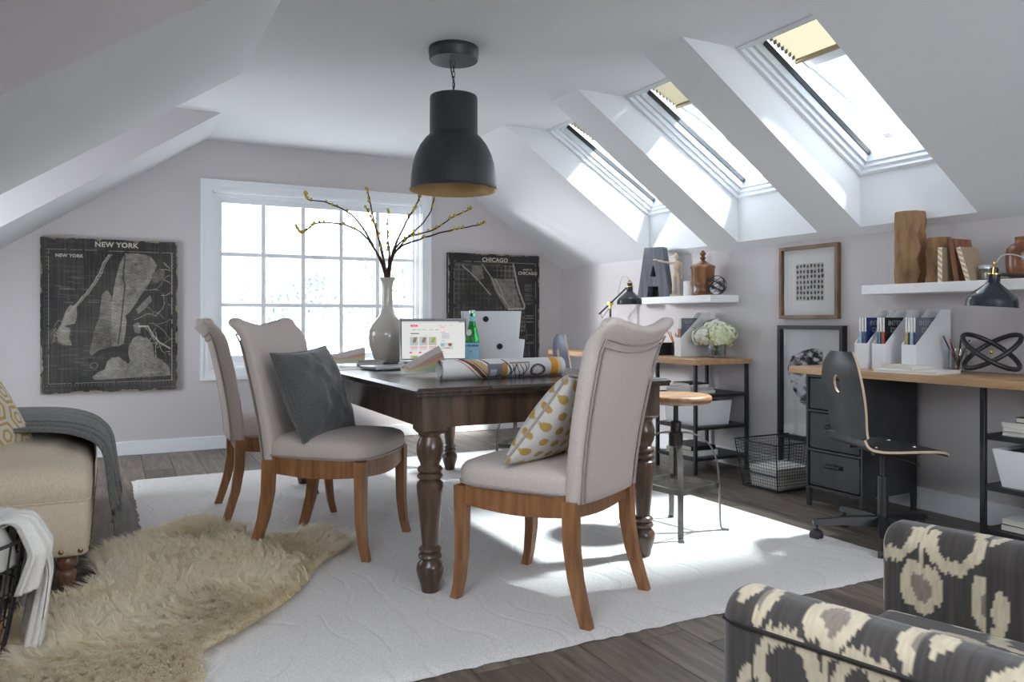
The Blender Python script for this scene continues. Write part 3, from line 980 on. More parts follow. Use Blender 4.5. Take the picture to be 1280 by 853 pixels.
# ================================================================== UPHOLSTERED DINING CHAIR
def chair_back_surface():
    H0, H1 = .40, 1.0
    def center(s):      # rearward travel (local y) at height fraction s
        return -.205 - .035 * s - .075 * s * s - .05 * max(0, s - .86) ** 2 * 40
    def half(s): return .222 + .040 * s
    def top(s, t): return H0 + s * (H1 - H0 - .035) + (s ** 4) * .05 * (abs(t) ** 2.2) - (s ** 12) * .012 * (abs(t) ** 10) * 2
    return center, half, top
def dining_chair(label, loc, rz):
    t = thing('dining_chair', label, 'chair', (loc[0], loc[1], 0.0145), rz, 'taupe dining chairs around the dark table')
    center, half, top = chair_back_surface()
    # legs: saber rear legs sweeping back, front legs kicking forward a little at the foot
    for s in (-1, 1):
        secs = [(s * .226, -.275, 0, .016, .019), (s * .224, -.258, .05, .017, .020), (s * .219, -.228, .15, .019, .022), (s * .214, -.210, .26, .021, .024), (s * .211, -.205, .405, .022, .025)]
        build('leg', MB().loft(secs), 'chairwood', t)
        secs = [(s * .238, .262, 0, .016, .016), (s * .236, .247, .06, .017, .017), (s * .235, .236, .16, .0195, .0195), (s * .235, .234, .415, .023, .023)]
        build('leg', MB().loft(secs), 'chairwood', t)
        # side rail with an arched lower edge
        n = 9
        R = []
        for q in range(n):
            f = q / (n - 1); y = -.185 + f * .40; x = s * (.212 + .022 * f)
            zb = .348 - .014 * math.sin(PI * f)
            R.append([(x - .011, y, zb), (x + .011, y, zb), (x + .011, y, .42), (x - .011, y, .42)])
        build('seat_rail', MB().rings(R), 'chairwood', t)
    for y, hw in ((.236, .215), (-.205, .195)):
        n = 9; R = []
        for q in range(n):
            f = q / (n - 1); x = -hw + 2 * hw * f
            zb = .348 - .014 * math.sin(PI * f); b = .02 * math.sin(PI * f) if y > 0 else 0
            R.append([(x, y + b - .011, zb), (x, y + b + .011, zb), (x, y + b + .011, .42), (x, y + b - .011, .42)])
        build('seat_rail', MB().rings(R), 'chairwood', t)
    # seat cushion
    n = 72; out = []
    for q in range(n):
        a = 2 * PI * q / n; c, s_ = math.cos(a), math.sin(a); e = 5.5
        r = (abs(c) ** e + abs(s_) ** e) ** (-1 / e)
        x, y = r * c, r * s_
        out.append((x * (.248 + .018 * y), y * .255 + .012 + (.022 * (1 - x * x) if y > .6 else 0)))
    R = [[(p[0] * k, (p[1] - .01) * k + .01, z) for p in out] for k, z in ((.95, .415), (.985, .418), (1.0, .428), (1.0, .445), (1.005, .462), (.99, .478), (.95, .492), (.85, .503), (.65, .512), (.35, .518), (.05, .52))]
    seat = build('seat_cushion', MB().rings(R), 'linen', t, sharp=60)
    build('piping', MB().tube([(p[0] * 1.004, (p[1] - .01) * 1.004 + .01, .427) for p in out], .0048, 6, closed=True), 'piping', seat)
    # back
    R = []; m = 48
    S = [(-.01, .9), (0, 1)] + [(q / 22, 1) for q in range(1, 22)] + [(1.0, 1), (1.022, .93), (1.036, .75), (1.044, .45), (1.046, .1)]
    def pt(s, lat, off, kk=1):
        s_ = min(s, 1.06)
        x = lat * half(s_) * (1 if kk > .99 else (1 - (1 - kk) * .05))
        y = center(min(s_, 1)) - .016 * (1 - lat * lat) + off - max(0, s_ - 1) * .15
        return (x, y, top(s_, lat))
    for s, kk in S:
        ring_ = []
        for q in range(m):
            a = 2 * PI * q / m; c, sn = math.cos(a), math.sin(a)
            lat = math.copysign(abs(c) ** .35, c); th = math.copysign(abs(sn) ** .6, sn)
            ring_.append(pt(s, lat, th * .036 * kk, kk))
        R.append(ring_)
    back = build('backrest', MB().rings(R), 'linen', t, sharp=60)
    for ins in (.91, .855):
        for off, s0 in ((-.0375, 0.0), (.0375, .19)):
            if off > 0: continue
            pts = [pt(s0 + (1 - (1 - ins) * .75 - s0) * q / 16, -ins, off) for q in range(17)]
            pts += [pt(1 - (1 - ins) * .75, -ins + 2 * ins * q / 16, off) for q in range(1, 17)]
            pts += [pt(s0 + (1 - (1 - ins) * .75 - s0) * (1 - q / 16), ins, off) for q in range(1, 17)]
            build('piping', MB().tube(pts, .0036, 6), 'piping', back)
    return t
chA = dining_chair('taupe linen dining chair at the near end of the table, its back turned to us', (1.455, 2.525), rad(29))
chB = copy_tree(chA, 'taupe linen dining chair with the grey pillow, nearer of the two left of the table', (0.905, 3.555, .0145), rad(-130))
chC = copy_tree(chA, 'taupe linen dining chair nearer the window, standing behind the chair with the grey pillow', (0.79, 4.36, .0145), rad(-92))
copy_none = None

# ================================================================== PILLOWS
def pillow_mesh(w, h, th, n=40, pinch=.07, crease=0.0, seed=0):
    u, v = np.meshgrid(np.linspace(-1, 1, n), np.linspace(-1, 1, n), indexing='ij')
    x = u * w / 2 * (1 - pinch * (1 - v * v)); y = v * h / 2 * (1 - pinch * (1 - u * u))
    z = th / 2 * np.clip((1 - u ** 2) * (1 - v ** 2), 0, 1) ** .42
    if crease:
        z = z * (1 + crease * (fbm(u * 3 + 7, v * 3, seed, 3) - .5)) + 0
    F = np.stack([x, y, z], -1); B = np.stack([x, y, -z], -1)
    edge = [(x[i, 0], y[i, 0], 0) for i in range(n)] + [(x[-1, j], y[-1, j], 0) for j in range(1, n)] + [(x[i, -1], y[i, -1], 0) for i in range(n - 2, -1, -1)] + [(x[0, j], y[0, j], 0) for j in range(n - 2, 0, -1)]
    return F, B, edge, u, v
def chair_local(ch, x, y, z, tilt, rz_, spin=0):
    """world matrix of a pillow leaning on a chair: face turned towards chair front (+y), leaning back by tilt"""
    return ch.matrix_basis @ Matrix.Translation((x, y, z)) @ Matrix.Rotation(rz_, 4, 'Z') @ Matrix.Rotation(rad(-90) + tilt, 4, 'X') @ Matrix.Rotation(spin, 4, 'Z')
def grey_pillow():
    t = thing('throw_pillow', 'slate grey velvet pillow leaning on the back of a taupe chair', 'pillow')
    F, B, e, u, v = pillow_mesh(.41, .41, .17, crease=.5, seed=4)
    build('front_cover', MB().grid(F), 'velvet', t, sharp=0); build('back_cover', MB().grid(B), 'velvet', t, sharp=0)
    build('piping', MB().tube(e, .005, 6, closed=True), 'velvet', t)
    t.matrix_world = chair_local(chB, .06, -.065, .69, rad(22), rad(-9), rad(3))
    return t
grey_pillow()
def dot_pillow():
    t = thing('throw_pillow', 'small white pillow with gold dots on the near chair facing the table', 'pillow')
    F, B, e, u, v = pillow_mesh(.40, .40, .15, n=130)
    def dots(u, v):
        U_, V_ = u * .2 / .060, v * .2 / .060
        row = np.round(V_)
        du = (U_ - .5 * (row % 2)); du = du - np.round(du); dv = V_ - row
        k = (np.hypot(du, dv) < .30)
        c = np.ones(u.shape + (3,)) * np.array((.60, .57, .54))
        c[k] = (.43, .275, .075)
        return c
    build('front_cover', MB().grid(F), 'knitprint', t, sharp=0, colors=dots(u, v)); build('back_cover', MB().grid(B), 'knitprint', t, sharp=0, colors=dots(u, v))
    build('piping', MB().tube(e, .005, 6, closed=True), 'piping', t)
    t.matrix_world = chair_local(chA, -.06, -.085, .665, rad(38), rad(0), rad(3))
dot_pillow()

# ================================================================== ON THE TABLE
def vase():
    t = thing('vase', 'tall cream glazed bottle vase holding budding branches', 'vase', (1.40, 4.30, TZ))
    prof = [(0, 0), (.062, 0), (.068, .006), (.085, .05), (.103, .11), (.108, .15), (.104, .19), (.088, .225), (.062, .255), (.042, .28), (.033, .31), (.029, .37), (.028, .43), (.032, .465), (.043, .485), (.046, .490), (.040, .489), (.026, .465), (.022, .43), (.022, .32), (.03, .29)]
    build('vase_body', MB().lathe(prof, 48), 'vase', t, sharp=0)
    # branches: each rises out of the neck; end points across the window
    dir_r = Vector((math.cos(rad(27.1)), -math.sin(rad(27.1)), 0)); dir_f = Vector((math.sin(rad(27.1)), math.cos(rad(27.1)), 0))
    base = Vector((1.40, 4.30, TZ + .47))
    s = 4.5 / 977
    B = [[(0, 0), (-14, 30), (-40, 62), (-86, 70), (-112, 58), (-121, 66)],
         [(0, 0), (-14, 36), (-40, 74), (-70, 92), (-96, 96), (-101, 104)],
         [(0, 0), (-6, 32), (-15, 62), (-24, 96), (-27, 112)],
         [(0, 0), (-4, 28), (-10, 58), (-21, 84)],
         [(0, 0), (2, 30), (-1, 56), (2, 84)],
         [(0, 0), (8, 36), (24, 70), (36, 92), (40, 108), (34, 140)],
         [(0, 0), (10, 30), (32, 52), (52, 76), (62, 106)],
         [(0, 0), (12, 34), (44, 50), (82, 60), (112, 66), (118, 69)],
         [(0, 0), (6, 28), (22, 48), (56, 60), (78, 74), (104, 86)]]
    names = ['long low budding branch reaching furthest left over the window', 'budding branch arching to the upper left of the vase', 'upright budding branch just left of the vase neck',
             'short inner branch left of the vase centre', 'short straight branch rising from the middle of the vase', 'tallest budding branch, rising to the pendant lamp rim', 'budding branch leaning right, second tallest of the vase',
             'longest right hand branch stretching past the window casing', 'budding branch curving right below the tallest one']
    rr = random.Random(2)
    for bi, pts in enumerate(B):
        b = thing('branch', names[bi], 'branch', base, group='budding branches in the cream vase')
        dep = rr.uniform(-.12, .12)
        P = []
        for q, (x, y) in enumerate(pts):
            f = q / (len(pts) - 1)
            P.append(dir_r * (x * s + (rr.uniform(-.008, .008) if q else (bi - 4) * .003)) + Vector((0, 0, y * s + .02)) + dir_f * dep * f)
        P.insert(0, dir_r * (bi - 4) * -.002 + Vector((0, 0, -.22)))
        # smooth
        fine = []
        for i in range(len(P) - 1):
            p0, p1, p2, p3 = P[max(i - 1, 0)], P[i], P[i + 1], P[min(i + 2, len(P) - 1)]
            for q in range(6):
                u_ = q / 6
                fine.append(0.5 * ((2 * p1) + (-p0 + p2) * u_ + (2 * p0 - 5 * p1 + 4 * p2 - p3) * u_ ** 2 + (-p0 + 3 * p1 - 3 * p2 + p3) * u_ ** 3))
        fine.append(P[-1])
        fine = [p + Vector((rr.uniform(-1, 1), rr.uniform(-1, 1), rr.uniform(-1, 1))) * .002 for p in fine]
        n = len(fine)
        m = MB().tube(fine, [.0075 * (1 - .66 * i / n) for i in range(n)], 6)
        build('twig', m, 'bark', b)
        bd = MB()
        for i in range(n // 2, n):
            if rr.random() < .5 or i > n - 3:
                p = fine[i]
                for q in range(rr.choice((1, 2))):
                    d = Vector((rr.uniform(-1, 1), rr.uniform(-1, 1), rr.uniform(0, 1.2))).normalized()
                    c = p + d * .008
                    bd.ball(c, (.008, .008, .011), 6, 4)
        o = build('buds', bd, 'bud', b, label='small yellow buds', kind='stuff')
vase()

def laptop():
    # lid faces the camera; base runs forward to the left
    t = thing('laptop', 'open silver laptop showing a white web page', 'laptop', (1.545, 3.94, TZ), rad(-17))
    build('base', MB().rbox(-.19, .19, -.255, 0, .003, .022, .006, 2), 'alu', t)
    kb = MB()
    for i in range(13):
        for j in range(5):
            kb.box(-.165 + i * .0255, -.165 + i * .0255 + .022, -.125 + j * .022, -.125 + j * .022 + .019, .022, .0245)
    build('keyboard', kb, 'darkkey', t)
    lid = MB().rbox(-.185, .185, -.004, .004, 0, .245, .0038, 2)
    lo_ = build('lid', lid, 'alu', t)
    lo_.matrix_local = T(0, .006, .022, rx=rad(-16))
    def page(u, v):
        c = np.ones(u.shape + (3,)) * np.array((.80, .80, .79))
        X, Y = u, v
        def rect(x0, x1, y0, y1, col):
            c[(X > x0) & (X < x1) & (Y > y0) & (Y < y1)] = col
        rect(0, 1, .955, 1, (.66, .66, .68)); rect(.9, .99, .965, .985, (.2, .2, .22))
        rect(.14, .255, .845, .905, (.85, .03, .07)); rect(.165, .23, .868, .882, (.95, .6, .6))
        for x in (.17, .25, .33, .44, .53): rect(x, x + .055, .765, .778, (.35, .35, .36))
        for x in (.58, .66, .75): rect(x, x + .06, .885, .897, (.6, .25, .28))
        rect(.60, .68, .835, .85, (.8, .15, .2))
        rect(.14, .27, .655, .675, (.08, .08, .1)); rect(.36, .40, .615, .627, (.3, .3, .3)); rect(.44, .48, .615, .627, (.45, .5, .2))
        for i, x in enumerate((.13, .275, .42)):
            rect(x, x + .125, .35, .575, (.52, .52, .51))
            d = (X - x) / .125; e = (Y - .35) / .225
            k = (X > x) & (X < x + .125) & (Y > .42) & (Y < .565) & (np.abs(d - .55 - (e - .5) * .3) < .2)
            c[k] = (.33, .42, .05) if i == 2 else (.28, .19, .15)
            k = (X > x) & (X < x + .125) & (Y > .36) & (Y < .46) & (np.abs(d - .2) < .14)
            c[k] = (.40, .60, .66) if i < 2 else (.5, .5, .5)
            rect(x, x + .12, .30, .322, (.85, .25, .28))
            for r_ in (.27, .245, .222): rect(x + .005, x + .115, r_, r_ + .01, (.42, .43, .44))
            rect(x - .01, x + .03, .145, .18, (.85, .03, .07)); rect(x + .04, x + .08, .158, .168, (.4, .4, .4))
        rect(.13, .255, 0, .08, (.5, .5, .48)); rect(.17, .23, 0, .07, (.34, .42, .06))
        rect(.62, .69, .69, .71, (.85, .2, .24))
        for r_ in (.65, .615, .585, .55, .515): rect(.63, .75, r_, r_ + .012, (.38, .38, .39))
        rect(.62, .68, .465, .477, (.85, .25, .3))
        rect(.60, .80, .25, .42, (.55, .66, .66)); rect(.61, .66, .33, .40, (.2, .5, .55)); rect(.68, .72, .31, .35, (.75, .76, .75))
        k = np.hypot((X - .755) * 1.35, Y - .37) < .04; c[k] = (.3, .08, .05)
        rect(.66, .76, .265, .29, (.8, .2, .22)); rect(.6, .67, .175, .19, (.85, .2, .24)); rect(.6, .78, .12, .13, (.55, .55, .55))
        return c
    m, cc = paint_sheet(.345, .21, 180, 130, page)
    s_ = build('screen', m, 'screen', lo_, colors=cc, sharp=0, normals=False)
    s_.matrix_local = Matrix(((1, 0, 0, 0), (0, 0, -1, -.0052), (0, 1, 0, .123), (0, 0, 0, 1)))
    fr = MB(); ring(fr, -.177, .177, .013, .233, .005, -.0012, .0012, Matrix(((1, 0, 0, 0), (0, 0, -1, -.0045), (0, 1, 0, 0), (0, 0, 0, 1))))
    build('bezel', fr, 'darkkey', lo_)
    build('camera_lens', MB().cbox((0, -.005, .239), (.006, .002, .004)), 'darkkey', lo_)
    build('hinge', MB().tube([(-.06, .008, .02), (.06, .008, .02)], .007, 8), 'darkkey', t)
laptop()
def slab():
    t = thing('optical_drive', 'thin closed silver device with a dark slot beside the vase base', 'device', (1.245, 3.80, TZ), rad(12))
    build('case', MB().rbox(-.12, .12, -.085, .085, .002, .02, .006, 2), 'alu', t)
    build('slot', MB().box(.05, .095, -.0862, -.084, .008, .013), 'darkkey', t)
slab()
tag(build('paper_sheet', MB().box(-.12, .12, -.08, .08, 0, .0015), 'paper2'), 'loose grey paper sheet lying before the silver device', 'paper').matrix_world = T(1.25, 3.53, TZ, rz=rad(25))

FAN = [(.62, .55, .52), (.55, .42, .40), (.60, .38, .33), (.62, .42, .33), (.66, .53, .30), (.66, .60, .34), (.56, .60, .38), (.48, .58, .46), (.62, .68, .66), (.72, .72, .70)]
fan_mats = [mat('swatch_%s' % n, c, 0.5) for n, c in zip(('rose_grey', 'mauve', 'coral', 'peach', 'ochre', 'straw', 'sage', 'mint', 'pale_teal', 'chalk'), FAN)]
def fan(name, label, loc, rz, ln, p0, p1, roll):
    """deck of swatches fanned upwards from one end (local y), faces rolled towards local +x"""
    t = thing(name, label, 'colour swatches', loc, rz)
    n = len(fan_mats)
    for i, m_ in enumerate(fan_mats):
        f = i / (n - 1)
        o = build('swatch', MB().box(-.026, .026, -.012, ln, 0, .0016), m_, t)
        o.matrix_local = T(-.030 * (1 - f), 0, .018 + (1 - f) * .010) @ Matrix.Rotation(rad(p1 + (p0 - p1) * f), 4, 'X') @ Matrix.Rotation(roll * (1 - .25 * f), 4, 'Y') @ Matrix.Rotation(rad(4 - 8 * f), 4, 'Z')
    build('rivet', MB().tube([(-.03, .0, .012), (-.03, .0, .036)], .005, 10), 'brass', t)
fan('swatch_fan', 'fanned paint swatch deck at the far left edge of the table', (1.035, 4.33, TZ), rad(-117), .235, 3, 11, rad(34))
fan('swatch_fan', 'fanned paint swatches half tucked behind the rolled poster', (1.16, 3.335, TZ), rad(-112), .19, 4, 27, rad(30))
cs = thing('card_stack', 'small stack of sample cards between swatch fan and vase', 'cards', (1.27, 4.20, TZ), rad(-10))
for i, (mm, dz) in enumerate((('paper2', 0), ('paper', .007), ('pages', .014), ('paper2', .021))):
    o = build('card', MB().rbox(-.07, .07, -.05, .05, 0, .0062, .001, 1), mm, cs); o.matrix_local = T(random.uniform(-.008, .008), random.uniform(-.008, .008), dz, rz=random.uniform(-.12, .12))

def bottle():
    t = thing('bottle', 'green glass water bottle with pale blue label beside the laptop', 'bottle', (1.72, 3.83, TZ))
    prof = [(0, .004), (.030, 0), (.037, .004), (.0385, .012), (.0385, .135), (.036, .155), (.028, .19), (.019, .225), (.0145, .25), (.0135, .278), (.0145, .281), (.0145, .288), (.0105, .289)]
    build('bottle_body', MB().lathe(prof, 40), 'green', t, sharp=0)
    build('label', MB().lathe([(.0390, .022), (.0390, .128)], 40), 'skyblue', t, label='pale blue paper label')
    build('neck_label', MB().lathe([(.0158, .243), (.0147, .268)], 30), 'skyblue', t)
    sl = MB().lathe([(0, .0), (.018, .0), (.018, .001), (0, .001)], 24)
    M = frame_axes(Vector((0, 0, 0)), (1, 0, 0), (0, 0, 1))
    # oval seal on the shoulder and the lettering, both facing the camera side
    face = math.atan2(-3.80, -1.775)
    o = build('shoulder_seal', MB().lathe([(0, .0), (.017, .0), (.017, .0012), (0, .0012)], 24), 'paper', t)
    a = face - .55
    o.matrix_local = Matrix.Translation((.0315 * math.cos(a), .0315 * math.sin(a), .182)) @ frame_axes((0, 0, 0), (-math.sin(a), math.cos(a), 0), Vector((-math.cos(a) * .2, -math.sin(a) * .2, 1)).normalized())
    build('cap', MB().lathe([(0, .302), (.0135, .302), (.0150, .300), (.0150, .286), (.0, .286)], 24), 'alu', t)
    txt = 'S.PELLEGRINO'
    for i, ch in enumerate(txt):
        if ch == '.': pass
        a = face + (i - (len(txt) - 1) / 2) * .165
        M = Matrix.Translation((.0393 * math.cos(a), .0393 * math.sin(a), .112)) @ frame_axes((0, 0, 0), (-math.sin(a), math.cos(a), 0), (0, 0, 1))
        text_part(ch, .013, M, 'blue', t, name='lettering', bold=.0004)
    a = face - .2
    star = [(math.cos(PI / 2 + k * PI / 5) * (.006 if k % 2 == 0 else .0026), math.sin(PI / 2 + k * PI / 5) * (.006 if k % 2 == 0 else .0026)) for k in range(10)]
    build('star_mark', MB().prism(star, 0, .0005, Matrix.Translation((.0393 * math.cos(a), .0393 * math.sin(a), .082)) @ frame_axes((0, 0, 0), (-math.sin(a), math.cos(a), 0), (0, 0, 1))), 'red', t)
bottle()

def storage_box(label, loc, rz, w=.32, d=.20, h=.155, hx=0):
    t = thing('storage_box', label, 'box', loc, rz, 'white storage boxes on the table')
    kx, ky = .93, .93
    def rr(z, k, ins=0, n=6, r=.02):
        pts = []
        for (sx, sy, a0) in ((1, 1, 0), (-1, 1, 90), (-1, -1, 180), (1, -1, 270)):
            for q in range(n):
                a = rad(a0 + 90 * q / (n - 1))
                pts.append((sx * (w / 2 * k - r - ins) + math.cos(a) * r, sy * (d / 2 * k - r - ins) + math.sin(a) * r, z))
        return pts
    R = [rr(0, .92), rr(h, 1.0), rr(h, 1.0, .004), rr(.004, .92, .004)]
    build('box_body', MB().rings(R, True, True), 'boxwhite', t, sharp=30)
    ho = MB().lathe([(0, 0), (.017, 0), (.017, .004), (0, .004)], 24)
    o = build('finger_hole', ho, 'grommet', t, label='round black finger hole')
    o.matrix_local = Matrix.Translation((hx, -d / 2 * .985 - .0005, h * .72)) @ Matrix.Rotation(rad(90 + 3), 4, 'X')
    return t
storage_box('white storage box with black finger hole, lower of the two stacked on the table', (2.00, 4.15, TZ), rad(-22), .355, .22, .135, .03)
storage_box('white storage box with black finger hole, resting on top of another', (1.99, 4.155, TZ + .1355), rad(-27), .35, .2, .165, -.03)

def poster_roll():
    L, Rr = .60, .041
    t = thing('rolled_poster', 'rolled white poster printed with brown stripes and an orange end band', 'poster', (1.505, 3.03, TZ + Rr + .001), rad(3))
    nu, nv = 260, 120
    u, v = np.meshgrid(np.linspace(0, 1, nu), np.linspace(0, 1, nv), indexing='ij')
    a = v * 2 * PI * 1.0
    P = np.stack([(u - .5) * L, Rr * np.cos(a), Rr * np.sin(a)], -1)
    def pr(u, v):
        c = np.ones(u.shape + (3,)) * np.array((.76, .75, .74))
        s_ = v * 2 * PI * Rr; x = u * L
        sl = x - (np.cos(v * 2 * PI) * .05)          # slanting stripes around the roll
        ph = (v * 2 * PI - PI * .8) * .045
        q = x - .11 - ph
        for x0, w_, col in ((-.012, .006, (.50, .32, .22)), (.016, .02, (.16, .06, .035)), (.040, .012, (.36, .19, .11)), (.060, .03, (.56, .40, .22)), (.098, .008, (.2, .05, .03))):
            c[(np.abs(q - x0) < w_ / 2 + .002)] = col
        front = np.abs(((v - .5 + .5) % 1) - .55) < .26
        # drawn vehicle-like blocks: grey body panels, rust panel, dark outline
        vv = (v - .40) / .3
        k = (x > .205) & (x < .285) & (vv > .05) & (vv < .95) & (np.abs(x - .245) < .042 * (1.15 - .5 * vv))
        c[k] = (.20, .20, .25)
        k = (x > .22) & (x < .25) & (vv > .35) & (vv < .8); c[k] = (.52, .52, .56)
        k = (np.abs(x - .29) < .013) & (vv > .0) & (vv < 1.0); c[k] = (.56, .27, .08)
        k = (np.abs(x - .30 - .02 * np.sin(vv * 3)) < .004) & (vv > -.3) & (vv < 1.2); c[k] = (.06, .05, .05)
        for i in range(7):
            xx = .322 + i * .013
            k = (np.abs(x - xx - .010 * np.sin(vv * 5 + i * 1.2)) < .0026) & (vv > .1) & (vv < .95); c[k] = (.10, .09, .09)
        k = (x > .315) & (x < .415) & (np.abs(vv - .02) < .05); c[k] = (.35, .26, .2)
        k = (x > .315) & (x < .40) & (np.abs(vv - 1.0) < .05); c[k] = (.3, .22, .2)
        e = np.hypot((x - .455) / .034, (vv - .5) / .33)
        c[np.abs(e - 1) < .16] = (.07, .06, .07); c[np.abs(e - .72) < .07] = (.45, .30, .2)
        k = (x > .525) & (x < .562 + .01 * vnoise(u * 0, v * 30, 3)); c[k] = (.74, .33, .05)
        k2 = np.clip((x - .555) / .02, 0, 1) * (x < .62)
        k = (x >= .562) & (x < .58); c[k] = (.76, .60, .38)
        return c
    build('printed_sheet', MB().grid(P), 'print', t, colors=pr(u, v), sharp=0, normals=False)
    m = MB()
    spiral = [[(x, (Rr - .002 - .009 * q / 40) * math.cos(q / 40 * 4 * PI), (Rr - .002 - .009 * q / 40) * math.sin(q / 40 * 4 * PI)) for q in range(60)] for x in (-L / 2 + .001, L / 2 - .001)]
    m.grid(spiral)
    build('inner_turns', m, 'paper', t, sharp=0, normals=False)
poster_roll()
# ================================================================== PENDANT
def pendant():
    t = thing('pendant_lamp', 'large charcoal dome pendant lamp with gold inside hanging over the table', 'lamp', (1.60, 3.80, ZC))
    build('canopy', MB().lathe([(0, 0), (.128, 0), (.132, -.006), (.132, -.028), (.130, -.031), (.128, -.062), (.124, -.068), (0, -.068)], 48), 'pend', t)
    ch = MB(); z0, z1 = -.068, -.262
    n = 7; l = (z0 - z1) / n * 1.25
    for i in range(n):
        zc = z0 - (i + .5) * (z0 - z1) / n
        pts = []
        for k in range(14):
            a = 2 * PI * k / 14
            x, z = .007 * math.cos(a), .5 * l * math.sin(a)
            pts.append((x, 0, zc + z) if i % 2 == 0 else (0, x, zc + z))
        ch.tube(pts, .0019, 6, closed=True)
    build('chain', ch, 'black', t)
    build('cord', MB().tube([(-.018, 0, -.066), (-.016, 0, -.11), (-.006, .004, -.15), (.003, 0, -.19), (-.008, 0, -.235), (-.012, 0, -.27)], .0035, 6), 'black', t)
    outer = [(.0, -.250), (.112, -.252), (.122, -.256), (.125, -.266), (.126, -.455), (.131, -.462), (.150, -.480), (.176, -.515), (.199, -.562), (.214, -.615), (.222, -.672), (.226, -.730), (.2285, -.742), (.233, -.746), (.232, -.750)]
    inner = [(.232, -.750), (.224, -.744), (.220, -.70), (.210, -.62), (.190, -.56), (.165, -.515), (.125, -.475), (.05, -.470), (0, -.470)]
    sh = build('shade', MB().lathe(outer, 64), 'pend', t, sharp=50)
    build('inner_shade', MB().lathe(inner, 64), 'gold', sh, label='gold coloured inside of the shade', sharp=50)
    build('bulb', MB().lathe([(0, -.60), (.03, -.59), (.042, -.56), (.036, -.53), (.018, -.50), (.016, -.472)], 24), 'wax', sh)
pendant()

# ================================================================== WALL MAPS
def map_frame(name, label, x0, x1, z0, z1, fn, nx, ny, texts):
    w, h = x1 - x0, z1 - z0
    t = thing(name, label, 'picture', ((x0 + x1) / 2, BY, (z0 + z1) / 2))
    build('canvas_panel', MB().rbox(-w / 2, w / 2, -.036, -.0005, -h / 2, h / 2, .003, 1), 'canvas', t)
    m, c = paint_sheet(w, h, nx, ny, fn)
    o = build('map_print', m, 'print', t, colors=c, sharp=0, normals=False)
    o.matrix_local = Matrix(((1, 0, 0, 0), (0, 0, -1, -.0365), (0, 1, 0, 0), (0, 0, 0, 1)))
    for (s, size, x, z, b) in texts:
        text_part(s, size, Matrix(((1, 0, 0, x), (0, 0, -1, -.0372), (0, 1, 0, z), (0, 0, 0, 1))), 'lettering', t, bold=b, spacing=1.08)
    return t
def wear(c, u, v, w, h, seed):
    d = np.minimum(np.minimum(u, 1 - u) * w, np.minimum(v, 1 - v) * h)
    n = fbm(u * 22, v * 24, seed, 4)
    cor = np.minimum(np.hypot(np.minimum(u, 1 - u) * w, np.minimum(v, 1 - v) * h), .12)
    k = (n * .045 > d + .017) | (n * .075 > cor + .028)
    c[k] = np.array((.30, .25, .18)) * (.6 + .6 * fbm(u * 60, v * 60, seed + 5, 2))[k][:, None]
    return c
LAND = np.array((.37, .35, .30))
